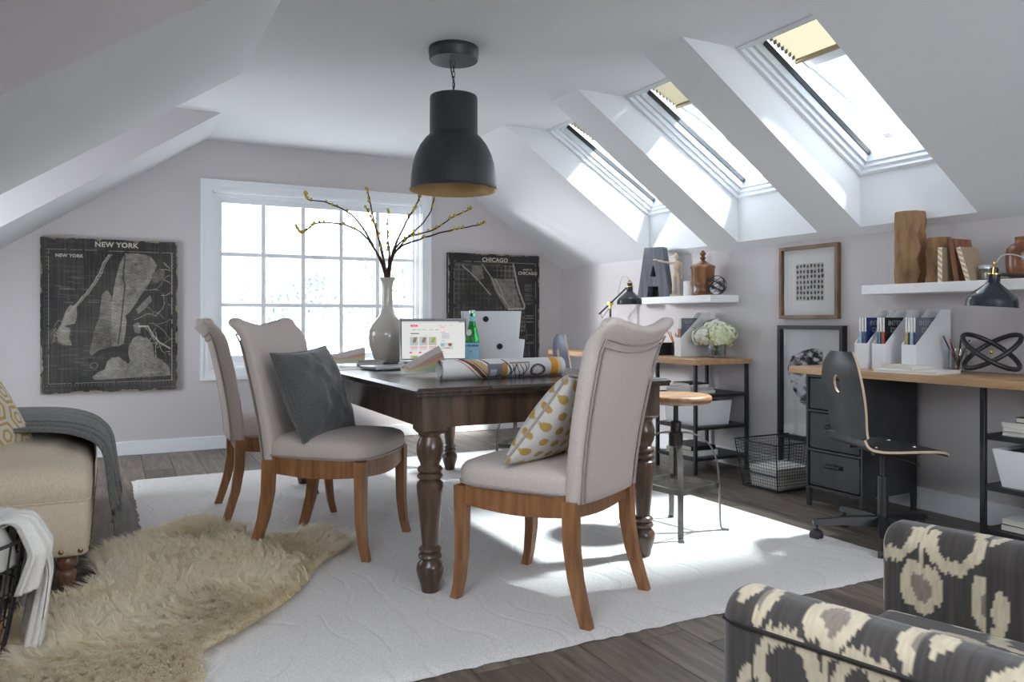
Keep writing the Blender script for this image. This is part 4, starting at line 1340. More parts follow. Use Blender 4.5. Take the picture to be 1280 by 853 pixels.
def ny_map(u, v):
    w, h = .918, 1.14
    y = 1 - v
    x = u
    g = fbm(x * 40, y * 45, 1, 3); g2 = fbm(x * 6, y * 6, 2, 4)
    c = np.ones(u.shape + (3,)) * np.array((.030, .029, .029)) * (.55 + 1.0 * g2)[..., None]
    def land(poly, k=1.0, ang=.55, sc=95):
        m = inpoly(x, y, poly)
        a = np.cos(ang) * x + np.sin(ang) * y; b = -np.sin(ang) * x + np.cos(ang) * y
        st = (np.abs(((a * sc) % 1) - .5) < .16) | (np.abs(((b * sc * .55) % 1) - .5) < .12)
        tone = k * (.30 + .75 * g2 + .5 * (g - .5))
        tone = np.where(st, tone * .72, tone)
        c[m] = (LAND * np.clip(tone, .05, 1.3)[..., None])[m]
    c += LAND * (.10 * np.clip(fbm(x * 3 + 2, y * 3, 61, 3) * 2 - .6, 0, 1) + .05 * (vnoise(x * 160, y * 4, 62) > .6))[..., None]
    # left bank and islands
    land([(.18, .46), (.21, .43), (.25, .44), (.255, .50), (.24, .55), (.19, .56), (.17, .57), (.21, .58), (.20, .64), (.22, .69), (.17, .69), (.12, .66), (.11, .60), (.14, .56), (.16, .51)], .95)
    land([(.06, .60), (.10, .57), (.12, .60), (.10, .67), (.07, .66)], .35, .2)
    # long central island, greyer western strip, eastern side
    land([(.60, .09), (.66, .085), (.74, .09), (.80, .11), (.84, .16), (.80, .25), (.76, .31), (.72, .36), (.67, .43), (.63, .48), (.60, .50), (.62, .56), (.61, .62), (.595, .68), (.55, .70), (.50, .70), (.49, .60), (.50, .50), (.50, .42), (.515, .33), (.53, .26), (.56, .16)], 1.0, .35)
    land([(.43, .36), (.47, .33), (.50, .37), (.50, .55), (.49, .70), (.42, .74), (.36, .76), (.34, .75), (.36, .66), (.38, .58), (.41, .52), (.42, .44)], .72, .2)
    land([(.68, .46), (.74, .40), (.79, .36), (.80, .40), (.76, .44), (.70, .49)], .8, .6)
    land([(.66, .56), (.70, .54), (.72, .57), (.71, .62), (.67, .61)], .7)
    land([(.63, .70), (.66, .65), (.70, .63), (.78, .66), (.81, .70), (.82, .77), (.86, .79), (.93, .84), (.945, .90), (.90, .905), (.70, .91), (.50, .915), (.38, .915), (.36, .90), (.40, .87), (.45, .85), (.47, .80), (.50, .775), (.56, .77), (.59, .80), (.63, .80), (.62, .75)], 1.0, .5)
    land([(.80, .22), (.86, .18), (.90, .19), (.89, .25), (.84, .28), (.80, .27)], .55)
    # channel through the middle and the harbour arm
    k = dseg(x, y, [(.60, .10), (.585, .25), (.60, .30), (.585, .42), (.57, .55), (.55, .68)]) < .006; c[k] *= .35
    k = dseg(x, y, [(.63, .50), (.62, .6), (.60, .72), (.62, .80)]) < .016; c[k] = (.05, .048, .045)
    k = dseg(x, y, [(.34, .79), (.42, .735), (.52, .72), (.60, .73)]) < .014; c[k] = (.045, .043, .042)
    # roads and shorelines
    rr = random.Random(5)
    shore = [(.50, .10), (.46, .15), (.43, .22), (.38, .30), (.33, .36), (.28, .41), (.24, .45), (.20, .50), (.17, .56)]
    for off in (0, .012, .02):
        k = dseg(x + .012 * (g - .5), y, [(a - off, b) for a, b in shore]) < .0024; c[k] = LAND * .9
    for i in range(26):
        x0, y0 = rr.uniform(.66, .93), rr.uniform(.12, .78)
        pts = [(x0, y0)]; a = rr.uniform(-.5, 1.2)
        for q in range(5):
            a += rr.uniform(-.5, .5); pts.append((pts[-1][0] + .035 * math.cos(a), pts[-1][1] + .035 * math.sin(a)))
        k = (dseg(x, y, pts) < .0022) & (x < .945); c[k] = LAND * rr.uniform(.5, .95)
    k = (dseg(x, y, [(.70, .57), (.77, .57), (.81, .63), (.86, .68), (.94, .72)]) < .005); c[k] = LAND * 1.05
    for i in range(22):
        x0, y0 = rr.uniform(.10, .34), rr.uniform(.18, .42)
        l = rr.uniform(.02, .12); k = (np.abs(y - y0) < .0014) & (x > x0) & (x < x0 + l); c[k] = LAND * .42
    for i in range(18):
        x0, y0 = rr.uniform(.12, .34), rr.uniform(.68, .9)
        l = rr.uniform(.02, .14); k = (np.abs(y - y0) < .0014) & (x > x0) & (x < x0 + l); c[k] = LAND * .38
    for i in range(16):
        x0 = rr.uniform(.08, .2); y0 = rr.uniform(.52, .68); a = rr.uniform(0, 3.1)
        k = dseg(x, y, [(x0, y0), (x0 + .05 * math.cos(a), y0 + .05 * math.sin(a))]) < .0018; c[k] = LAND * .6
    k = np.abs(np.hypot((x - .375), (y - .825) * 1.24) - .025) < .0022; c[k] = LAND * .6
    # border line and ticks, then worn edges
    bx0, bx1, by0, by1 = .058, .952, .075, .935
    on = ((np.abs(x - bx0) < .0026) | (np.abs(x - bx1) < .0026)) & (y > by0) & (y < by1) | ((np.abs(y - by0) < .0022) | (np.abs(y - by1) < .0022)) & (x > bx0) & (x < bx1)
    c[on & (fbm(x * 30, y * 30, 8, 2) > .3)] = LAND * .9
    tk = ((((x * 42) % 1) < .12) & (np.abs(y - .947) < .006)) | ((((y * 40) % 1) < .12) & ((np.abs(x - .962) < .006) | (np.abs(x - .047) < .006)))
    c[tk & (y > by0)] = LAND * .5
    k = np.exp(-dseg(x, y, [(.08, .86), (.28, .93)]) * 35) * .5
    sc = fbm(x * 5, y * 120, 17, 2) > .72
    c[sc] = c[sc] * 1.25 + .008
    return wear(c, u, v, w, h, 11)
map_frame('wall_map', 'large worn black canvas map headed NEW YORK left of the window', -.463, .455, .489, 1.632, ny_map, 330, 400,
          [('NEW YORK', .052, .035, .530, .0018), ('NEW YORK', .032, -.275, .440, .0012)])
def ch_map(u, v):
    w, h = .95, 1.15
    y = 1 - v; x = u
    g = fbm(x * 40, y * 45, 41, 3); g2 = fbm(x * 6 + 3, y * 6, 42, 4)
    c = np.ones(u.shape + (3,)) * np.array((.030, .030, .031)) * (.6 + .9 * g2)[..., None]
    coast = [(.70, .08), (.72, .14), (.74, .22), (.77, .30), (.80, .36), (.83, .42), (.83, .48), (.85, .60), (.88, .72), (.9, .93)]
    land = inpoly(x, y, [(.07, .08)] + coast + [(.07, .93)])
    dens = np.clip(fbm(x * 3.2 + 1, y * 3.2, 45, 3) * 2 - .55, .1, 1)
    for sc, wd, kk in ((22, .08, .55), (44, .10, .38)):
        st = (np.abs(((x * sc) % 1) - .5) < wd) | (np.abs(((y * sc * 1.2) % 1) - .5) < wd)
        k = land & st & (fbm(x * 14, y * 14, 46 + sc, 2) > .38)
        c[k] = (LAND * kk) * (dens[k][:, None] * .8 + .25)
    core = inpoly(x, y, [(.45, .2), (.70, .2), (.80, .44), (.62, .44), (.5, .30)])
    c[core] = c[core] * .5 + LAND * .38 * (0.5 + g[core][:, None])
    k = inpoly(x, y, [(.25, .10), (.36, .10), (.38, .20), (.30, .22), (.25, .18)]); c[k] = c[k] * .4 + LAND * .35 * (.5 + g[k][:, None])
    k = dseg(x + .006 * (g - .5), y, coast[:6] + [(.82, .44), (.65, .445)]) < .008; c[k] = LAND * (.8 + .4 * g[k][:, None])
    for pts in ([(.36, .085), (.42, .15), (.47, .2), (.5, .26), (.53, .31), (.60, .37), (.66, .44)], [(.15, .10), (.3, .2), (.45, .33)], [(.5, .2), (.56, .28), (.6, .37)]):
        k = dseg(x + .01 * (g - .5), y, pts) < .0045; c[k] = LAND * .95
    rr = random.Random(9)
    for i in range(16):
        y0 = .24 + i * .011; l = rr.uniform(.06, .11); k = (np.abs(y - y0) < .0016) & (x > .83) & (x < .83 + l); c[k] = LAND * .5
    for y0 in (.50, .52, .55, .66, .72, .73):
        k = (np.abs(y - y0) < .0022) & (x > .84) & (x < .93); c[k] = LAND * .6
    bx0, bx1, by0, by1 = .065, .955, .068, .94
    on = ((np.abs(x - bx0) < .0026) | (np.abs(x - bx1) < .0026)) & (y > by0) & (y < by1) | ((np.abs(y - by0) < .0022) | (np.abs(y - by1) < .0022)) & (x > bx0) & (x < bx1)
    c[on & (fbm(x * 30, y * 30, 48, 2) > .3)] = LAND * .9
    return wear(c, u, v, w, h, 51)
map_frame('wall_map', 'worn black canvas map headed CHICAGO right of the window', 2.715, 3.665, .49, 1.645, ch_map, 250, 300,
          [('CHICAGO', .055, 0, .520, .0018), ('CHICAGO', .042, .345, .405, .0012), ('GUIDE TO', .02, .345, .440, .0005)])

# ================================================================== RIGHT WALL PICTURES
def side_frame(name, label, y0, y1, z0, z1, fw, dep, mname, mat_w, fn, aw, ah, nx, ny, lean=0):
    """frame against the right wall; local x runs towards the camera (-Y world), local y up, local z into the room (-X)"""
    w, h = y1 - y0, z1 - z0
    t = thing(name, label, 'picture', (WX, (y0 + y1) / 2, (z0 + z1) / 2))
    B = Matrix(((0, 0, -1, 0), (-1, 0, 0, 0), (0, 1, 0, 0), (0, 0, 0, 1)))
    for (a, b, c_, d) in ((-w / 2, w / 2, -h / 2, -h / 2 + fw), (-w / 2, w / 2, h / 2 - fw, h / 2), (-w / 2, -w / 2 + fw, -h / 2 + fw, h / 2 - fw), (w / 2 - fw, w / 2, -h / 2 + fw, h / 2 - fw)):
        build('frame_bar', MB().rbox(a, b, c_, d, .001, dep, .0015, 1, B), mname, t)
    build('mount', MB().box(-w / 2 + fw, w / 2 - fw, -h / 2 + fw, h / 2 - fw, .003, .008, B), 'paper', t)
    m, c = paint_sheet(aw, ah, nx, ny, fn)
    o = build('art_print', m, 'print', t, colors=c, sharp=0, normals=False)
    o.matrix_local = B @ T(0, 0, .0088)
    build('glass', MB().box(-w / 2 + fw, w / 2 - fw, -h / 2 + fw, h / 2 - fw, dep * .55, dep * .55 + .002, B), 'picglass', t)
    return t
def marks(u, v):
    c = np.ones(u.shape + (3,)) * np.array((.58, .55, .51))
    nx, ny = 8, 7
    X = u * nx; Y = v * ny
    i = np.floor(X); j = np.floor(Y)
    jx = .18 * (vnoise(i, j, 3) - .5); jy = .18 * (vnoise(i, j, 4) - .5)
    dx = (X - i - .5 - jx) / (.26 + .1 * vnoise(i, j, 5)); dy = (Y - j - .5 - jy) / (.30 + .12 * vnoise(i, j, 6))
    k = np.abs(dx) ** 2.6 + np.abs(dy) ** 2.6 + .5 * (fbm(u * 60, v * 60, 7, 2) - .5) < .85
    c[k] = np.array((.055, .055, .065)) * (.6 + 1.2 * fbm(u * 30, v * 30, 8, 2))[k][:, None]
    return c
side_frame('framed_picture', 'wood framed print of rows of dark brush marks on the right wall', 3.30, 3.765, 1.037, 1.50, .022, .035, 'framewood', .05, marks, .225, .235, 120, 120)
def stone(u, v):
    c = np.ones(u.shape + (3,)) * np.array((.70, .70, .71))
    x = u; y = 1 - v
    p = [(.05, .36), (.12, .25), (.30, .20), (.52, .16), (.66, .17), (.74, .30), (.78, .50), (.74, .66), (.62, .74), (.45, .75), (.28, .69), (.15, .57), (.07, .45)]
    m = inpoly(x + .02 * (fbm(u * 8, v * 8, 2, 2) - .5), y, p)
    n = fbm(u * 9 + 2 * vnoise(u * 4, v * 4, 3), v * 22, 4, 5)
    tone = np.clip((n - .40) * 3.6, .025, .8)
    c[m] = np.array((.85, .86, .9)) * tone[m][:, None]
    return c
sf = side_frame('framed_picture', 'tall black framed print of a dark stone shape standing behind the drawer cabinet', 3.255, 3.77, .265, .995, .024, .045, 'frameblack', .05, stone, .44, .66, 140, 200)
for s in (-1, 1):
    build('stand_leg', MB().box(-.034, -.012, s * .2575 - .012 + (-s * .012), s * .2575 + .012 + (-s * .012), -.63, -.365), 'frameblack', sf)

# ================================================================== DESKS, SHELF UNITS, CABINET
DZ = .768
def desk(name, label, x0, x1, y0, y1, rz=0):
    t = thing(name, label, 'desk', (x0, y0, 0))
    build('worktop', MB().rbox(0, x1 - x0, 0, y1 - y0, DZ - .038, DZ, .003, 2), 'oak', t)
    return t
def unit(name, label, x0, x1, y0, y1, shelves):
    t = thing(name, label, 'shelf unit', (x0, y0, 0))
    w, d = x1 - x0, y1 - y0; p = .022
    for (x, y) in ((0, 0), (w - p, 0), (0, d - p), (w - p, d - p)):
        build('post', MB().rbox(x, x + p, y, y + p, 0, DZ - .0385, .0015, 1), 'black', t)
    for z in shelves:
        build('shelf', MB().rbox(.004, w - .004, .004, d - .004, z - .022, z, .002, 1), 'black', t)
    return t
d1 = desk('desk', 'oak topped desk against the right wall, further one under the letter A shelf', 3.40, 3.905, 4.02, 5.95)
unit('shelf_unit', 'black metal shelf unit under the near end of the further desk', 3.43, 3.90, 4.045, 4.47, (.11, .315, .53))
fd = thing('trestle', 'black trestle leg under the window end of the further desk', 'desk leg', (3.45, 5.70, 0))
for x in (0, .40):
    build('post', MB().box(x, x + .022, 0, .022, 0, DZ - .0385), 'black', fd)
build('bar', MB().box(.022, .40, .004, .018, .2, .222), 'black', fd)
d2 = desk('desk', 'oak topped desk over the black drawer cabinet, nearer of two', 3.42, 3.905, 1.55, 3.235)
unit('shelf_unit', 'black metal shelf unit under the nearer desk at the right edge', 3.455, 3.90, 1.70, 2.16, (.10, .295, .52))

def cabinet():
    t = thing('drawer_cabinet', 'charcoal metal cabinet with three drawers under the nearer desk', 'cabinet', (3.44, 2.76, 0))
    w, d = .43, .37; z0, z1 = .10, DZ - .0395
    # carcass: sides, top, bottom, back, rails
    build('side_panel', MB().rbox(0, w, 0, .014, z0, z1, .002, 1), 'cab', t)
    build('side_panel', MB().rbox(0, w, d - .014, d, z0, z1, .002, 1), 'cab', t)
    build('top_panel', MB().box(.003, w, .014, d - .014, z1 - .014, z1), 'cab', t)
    build('bottom_panel', MB().box(.003, w, .014, d - .014, z0, z0 + .014), 'cab', t)
    build('back_panel', MB().box(w - .01, w, .014, d - .014, z0 + .014, z1 - .014), 'cab', t)
    for (x, y) in ((.0, 0), (w - .026, 0), (0, d - .026), (w - .026, d - .026)):
        build('leg', MB().loft([(x + .013, y + .013, 0, .010, .010), (x + .013, y + .013, z0, .013, .013)]), 'cab', t)
    hs = [(z0 + .02, z0 + .205), (z0 + .225, z0 + .42), (z0 + .44, z1 - .02)]
    for i, (a, b) in enumerate(hs):
        dr = build('drawer', MB().rbox(.006, .022, .022, d - .022, a, b, .003, 1).box(.022, w - .02, .03, d - .03, a + .01, b - .03), 'cab', t)
        zc = (a + b) / 2 + .02
        h = MB(); n = 8
        R = []
        for q in range(n):
            an = PI * q / (n - 1)
            R.append([(.004 - .018 * math.sin(an) - .002, d / 2 - .05, zc - .010 * math.cos(an) + .004), (.004 - .018 * math.sin(an) - .002, d / 2 + .05, zc - .010 * math.cos(an) + .004)])
        h.grid(R)
        h.box(-.004, .008, d / 2 - .056, d / 2 + .056, zc - .002, zc + .016)
        build('handle', h, 'gun', dr, normals=False)
        if i < 2:
            build('rail', MB().box(.0, .014, .014, d - .014, b + .004, b + .016), 'cab', t)
cabinet()

# wall shelves
tag(build('wall_shelf', MB().rbox(3.665, WX - .0005, 4.165, 4.95, 1.152, 1.203, .002, 1), 'shelfwhite'), 'white floating shelf with the letter A above the further desk', 'shelf')
tag(build('wall_shelf', MB().rbox(3.655, WX - .0005, 1.35, 2.94, 1.168, 1.218, .002, 1), 'shelfwhite'), 'white floating shelf with carved wood pieces above the nearer desk', 'shelf')

# ================================================================== ON THE FURTHER SHELF
S1, S2 = 1.2035, 1.2185
def letter_A():
    t = thing('letter_sculpture', 'large slate painted wooden letter A on the further shelf', 'letter', (3.75, 4.885, S1), rad(-64))
    H, Wb, Wt, dep = .385, .27, .15, .085
    M = Matrix(((1, 0, 0, 0), (0, 0, -1, 0), (0, 1, 0, 0), (0, 0, 0, 1)))
    lx = lambda z: Wb / 2 + (Wt / 2 - Wb / 2) * z / H
    zb, zc, zt = .085, .16, .245   # foot gap top, counter bottom, counter top
    a, b = .05, .012
    # pieces around the foot gap and the small triangular counter
    g = .052
    polys = [[(-lx(0), 0), (-g, 0), (-g * .82, zb), (-lx(zb), zb)], [(g, 0), (lx(0), 0), (lx(zb), zb), (g * .82, zb)],
             [(-lx(zb), zb), (lx(zb), zb), (lx(zc), zc), (-lx(zc), zc)],
             [(-lx(zc), zc), (-.026, zc), (-.004, zt), (-lx(zt), zt)], [(.026, zc), (lx(zc), zc), (lx(zt), zt), (.004, zt)],
             [(-lx(zt), zt), (lx(zt), zt), (lx(H), H), (-lx(H), H)]]
    m = MB()
    for p in polys: m.prism(p, -dep / 2, dep / 2, M)
    build('letter_body', m, 'slatewood', t, sharp=20)
    bk = MB().box(-g, g, dep / 2 - .004, dep / 2 + .001, 0, zb).box(-.026, .026, dep / 2 - .004, dep / 2 + .001, zc, zt)
    build('back_board', bk, 'frameblack', t)
letter_A()
def mannequin():
    t = thing('artist_mannequin', 'pale wooden artist mannequin stretching one arm out before the letter A', 'figurine', (3.73, 4.615, S1), rad(-40))
    W = 'mann'
    build('base', MB().rbox(-.045, .045, -.03, .03, 0, .014, .003, 1), W, t)
    # the figure faces away to the left: x left/right
    build('pelvis', MB().ball((0, 0, .165), (.024, .017, .021), 14, 9), W, t)
    build('waist', MB().ball((0, 0, .19), (.015, .013, .014), 12, 8), W, t)
    build('chest', MB().rings([[(a * math.cos(k * PI / 8), b * math.sin(k * PI / 8), z) for k in range(16)] for a, b, z in ((.012, .010, .196), (.019, .015, .205), (.024, .018, .225), (.030, .019, .248), (.026, .015, .258), (.01, .01, .264))]), W, t)
    build('neck', MB().tube([(0, 0, .26), (0, 0, .278)], .007, 10), W, t)
    build('head', MB().ball((0, 0, .299), (.0165, .019, .025), 14, 10), W, t)
    def limb(name, pts, r):
        build(name, MB().tube(pts, r, 10), W, t, sharp=60)
        return
    def joint(p, r): build('joint', MB().ball(p, r, 10, 7), W, t)
    # right-hand arm hanging
    joint((.034, 0, .245), .010)
    limb('upper_arm', [(.036, 0, .243), (.042, 0, .225), (.045, .0, .20)], [.007, .009, .006]); joint((.045, 0, .196), .0075)
    limb('forearm', [(.045, 0, .194), (.045, .006, .18), (.043, .012, .160)], [.006, .008, .005])
    build('hand', MB().rbox(.038, .047, .008, .02, .135, .158, .003, 2), W, t)
    # outstretched arm
    joint((-.034, 0, .245), .010)
    limb('upper_arm', [(-.036, -.004, .247), (-.06, -.014, .252), (-.083, -.024, .256)], [.007, .009, .006]); joint((-.087, -.026, .257), .0075)
    limb('forearm', [(-.09, -.027, .258), (-.11, -.035, .262), (-.135, -.045, .267)], [.006, .008, .005])
    build('hand', MB().ball((-.152, -.052, .270), (.018, .008, .006), 10, 7), W, t)
    for s, fx, bend in ((-1, -.022, -.012), (1, .020, .006)):
        joint((s * .014, 0, .152), .010)
        limb('thigh', [(s * .014, 0, .150), (s * .017, -.003 + bend * .5, .12), (s * .018, bend, .090)], [.010, .013, .008]); joint((s * .018, bend, .086), .009)
        limb('shin', [(s * .018, bend, .083), (s * .019, bend * .6, .06), (fx, 0, .030)], [.008, .010, .006])
        build('foot', MB().rbox(fx - .009, fx + .009, -.030, .012, .0142, .028, .004, 2), W, t)
mannequin()
tag(build('pillar_candle', MB().lathe([(0, 0), (.037, 0), (.038, .002), (.038, .104), (.035, .107), (.012, .105), (0, .104)], 32, T(3.735, 4.478, S1)), 'wax'), 'white pillar candle beside the lidded wooden urn', 'candle')
def urn():
    t = thing('urn', 'lidded turned wooden urn with finial on the further shelf', 'urn', (3.775, 4.37, S1))
    build('urn_body', MB().lathe([(0, 0), (.078, 0), (.080, .008), (.066, .018), (.052, .03), (.046, .042), (.047, .055), (.058, .066), (.060, .072), (.074, .085), (.080, .10), (.084, .19), (.088, .198), (.088, .208), (.0, .208)], 40), 'walnut', t, sharp=50)
    lid = build('lid', MB().lathe([(.086, .2085), (.084, .214), (.055, .228), (.034, .238), (.022, .25), (.0, .25)], 40), 'walnut', t)
    build('finial', MB().lathe([(.018, .25), (.013, .256), (.020, .264), (.022, .272), (.014, .28), (.012, .284), (.021, .294), (.022, .304), (.014, .316), (.004, .326), (0, .328)], 24), 'walnut', lid)
urn()
def orb():
    t = thing('wire_orb', 'black woven wire orb at the near end of the further shelf', 'ornament', (3.79, 4.245, S1 + .070))
    rr = random.Random(4)
    for i in range(9):
        q = Euler((rr.uniform(0, 3.1), rr.uniform(0, 3.1), rr.uniform(0, 3.1))).to_matrix().to_4x4()
        build('wire_ring', MB().tube([(.068 * math.cos(a * PI / 18), .068 * math.sin(a * PI / 18), 0) for a in range(36)], .0026, 6, closed=True, M=q), 'black', t)
orb()

# ================================================================== MAGAZINE FILES, MAGAZINES
def magazine_file(label, loc, rz=0, group='white magazine files on the desks'):
    """open slant-sided file: local x runs along its length (low end at -x), y is its width"""
    t = thing('magazine_file', label, 'magazine file', loc, rz, group)
    L, W, H0, H1, th = .25, .085, .135, .315, .003
    M = Matrix(((1, 0, 0, 0), (0, 0, -1, 0), (0, 1, 0, 0), (0, 0, 0, 1)))
    side = [(0, 0), (L, 0), (L, H1), (L - .065, H1), (0.0, H0)]
    for y in (0, W - th):
        build('side_panel', MB().prism(side, -y - th, -y, M), 'boxwhite', t)
    build('front_panel', MB().box(0, th, th, W - th, 0, H0), 'boxwhite', t)
    build('back_panel', MB().box(L - th, L, th, W - th, 0, H1), 'boxwhite', t)
    build('bottom_panel', MB().box(th, L - th, th, W - th, 0, th), 'boxwhite', t)
    return t
def magazine(label, loc, rz, spine, cover, title=None, w=.205, h=.27, th=.008, tilt=0, group='magazines in the white files', tcol='grey'):
    """stands upright: spine at local x=0 edge facing -x, cover faces -y"""
    t = thing('magazine', label, 'magazine', loc, rot=(0, rad(tilt), rz), group=group)
    build('pages', MB().box(.001, w, -th / 2 + .0008, th / 2 - .0008, .001, h - .001), 'pages', t)
    build('cover', MB().box(0, w, -th / 2, -th / 2 + .0008, 0, h).box(0, w, th / 2 - .0008, th / 2, 0, h).box(0, .001, -th / 2, th / 2, 0, h), cover, t)
    build('spine_band', MB().box(-.0006, .0002, -th / 2, th / 2, .0, h * .72), spine, t)
    build('spine_title', MB().box(-.0006, .0002, -th / 2, th / 2, h * .72, h), 'paper', t)
    if title:
        for k, ln in enumerate(title):
            text_part(ln, .036, Matrix(((1, 0, 0, .105), (0, 0, -1, -th / 2 - .0006), (0, 1, 0, h - .03 - k * .036), (0, 0, 0, 1))), tcol, t, bold=.0003)
    return t
MT['grey'] = mat('grey_lettering', (.16, .17, .2), .5)
MT['palegrey'] = mat('pale_lettering', (.35, .37, .42), .5)
F = rad(18)     # files stand with the low end swung a little to the camera
# further desk
magazine_file('white slant magazine file on the further desk behind the hydrangeas', (3.605, 4.405, DZ + .0005), rad(-7))
cc, ss = math.cos(rad(-7)), math.sin(rad(-7))
def in_file(fx, fy, rz, lx, ly):
    return (fx + lx * math.cos(rz) - ly * math.sin(rz), fy + lx * math.sin(rz) + ly * math.cos(rz), DZ + .004)
def mags(fx, fy, rz, specs):
    for (ly, label, spine, cover, title, tc, tilt) in specs:
        magazine(label, in_file(fx, fy, rz, .012, ly), rz, spine, cover, title, tilt=tilt, th=.011, tcol=tc)
ID = ('INTERIOR', 'DESIGN')
mags(3.605, 4.405, rad(-7), [(.020, 'grey covered design magazine in the file behind the hydrangeas', 'blue', 'greyblue', ID, 'palegrey', 0), (.036, 'magazine with yellow spine in the further file', 'yellow', 'paper', None, 'grey', 0),
                             (.052, 'magazine with red spine in the further file', 'red', 'paper', None, 'grey', 0)])
# nearer desk: three files, low ends towards the room
files = [(3.60, 2.86, 'white magazine file, leftmost of three on the nearer desk'), (3.60, 2.75, 'white magazine file in the middle of three on the nearer desk'), (3.60, 2.575, 'white magazine file beside the pencil glass, rightmost of three')]
for (fx, fy, lb) in files:
    magazine_file(lb, (fx, fy, DZ + .0005), rad(-4))
mags(3.60, 2.86, rad(-4), [(.022, 'dark blue design magazine in the leftmost file of the nearer desk', 'blue', 'blue', ID, 'palegrey', 0), (.040, 'magazine with blue and white spine, behind the dark blue one', 'blue', 'paper', None, 'grey', 0), (.058, 'magazine with pale teal spine in the leftmost file', 'skyblue', 'paper', None, 'grey', 0)])
mags(3.60, 2.75, rad(-4), [(.020, 'black design magazine in the middle file of the nearer desk', 'red', 'blackprint', ID, 'palegrey', 0), (.038, 'magazine with black spine beside the black cover', 'blackprint', 'paper', None, 'grey', 0), (.056, 'magazine with teal spine in the middle file', 'teal', 'paper', None, 'grey', 0)])
mags(3.60, 2.575, rad(-4), [(.018, 'grey blue design magazine in the file beside the pencil glass', 'blue', 'greyblue', ID, 'palegrey', 0), (.034, 'magazine with sky blue spine in the rightmost file', 'skyblue', 'paper', None, 'grey', 0), (.050, 'magazine with dark spine in the rightmost file', 'blackprint', 'paper', None, 'grey', 0), (.066, 'magazine with mustard spine in the rightmost file', 'yellow', 'paper', None, 'grey', 0)])

def cup_of_pencils(name, label, loc, R, H, pens, glabel, group, seed):
    t = tag(build(name, MB().lathe([(0, 0), (R, 0), (R, H), (R - .002, H), (R - .002, .004), (0, .004)], 28, T(*loc)), 'clear'), label, 'cup')
    rr = random.Random(seed)
    n = len(pens)
    for i, (mname, L, lab) in enumerate(pens):
        a = 2 * PI * i / n + .4
        r0 = R * .45; r1 = R * .86
        b = Vector((loc[0] + r0 * math.cos(a + 2.6) * .8, loc[1] + r0 * math.sin(a + 2.6) * .8, loc[2] + .006))
        e = Vector((loc[0] + r1 * math.cos(a), loc[1] + r1 * math.sin(a), loc[2] + H))
        d = (e - b).normalized()
        p = thing('pencil', lab, 'pencil', b, group=group)
        build('shaft', MB().tube([(0, 0, 0), d * L], .0036, 6), mname, p)
        build('tip', MB().tube([d * L, d * (L + .014)], [.0036, .0006], 6), 'mann', p)
        build('lead', MB().tube([d * (L + .009), d * (L + .0145)], [.0014, .0003], 6), 'blackprint', p)
    return t
cup_of_pencils('pencil_glass', 'clear glass crammed with orange pencils on the further desk', (3.70, 4.566, DZ + .0005), .037, .10,
               [('orange', .155 + .012 * (i % 4), 'orange pencil standing in the glass on the further desk') for i in range(9)], '', 'orange pencils in the glass', 1)
cup_of_pencils('pencil_glass', 'clear glass of coloured pencils beside the black knot', (3.80, 2.487, DZ + .0005), .042, .115,
               [(c, .15 + .01 * ((i * 7) % 5), l) for i, (c, l) in enumerate((('yellow', 'mustard yellow pencil in the glass by the black knot'), ('red', 'red pencil in the glass by the black knot, leaning right'), ('blue', 'blue pencil in the glass by the black knot'),
                ('redwood', 'brown pencil at the left of the coloured pencil glass'), ('blackprint', 'black pencil at the back of the coloured pencil glass'), ('redwood', 'brown pencil leaning right in the coloured pencil glass'), ('blackprint', 'black pencil standing left in the coloured pencil glass')))], '', 'coloured pencils in the glass', 2)

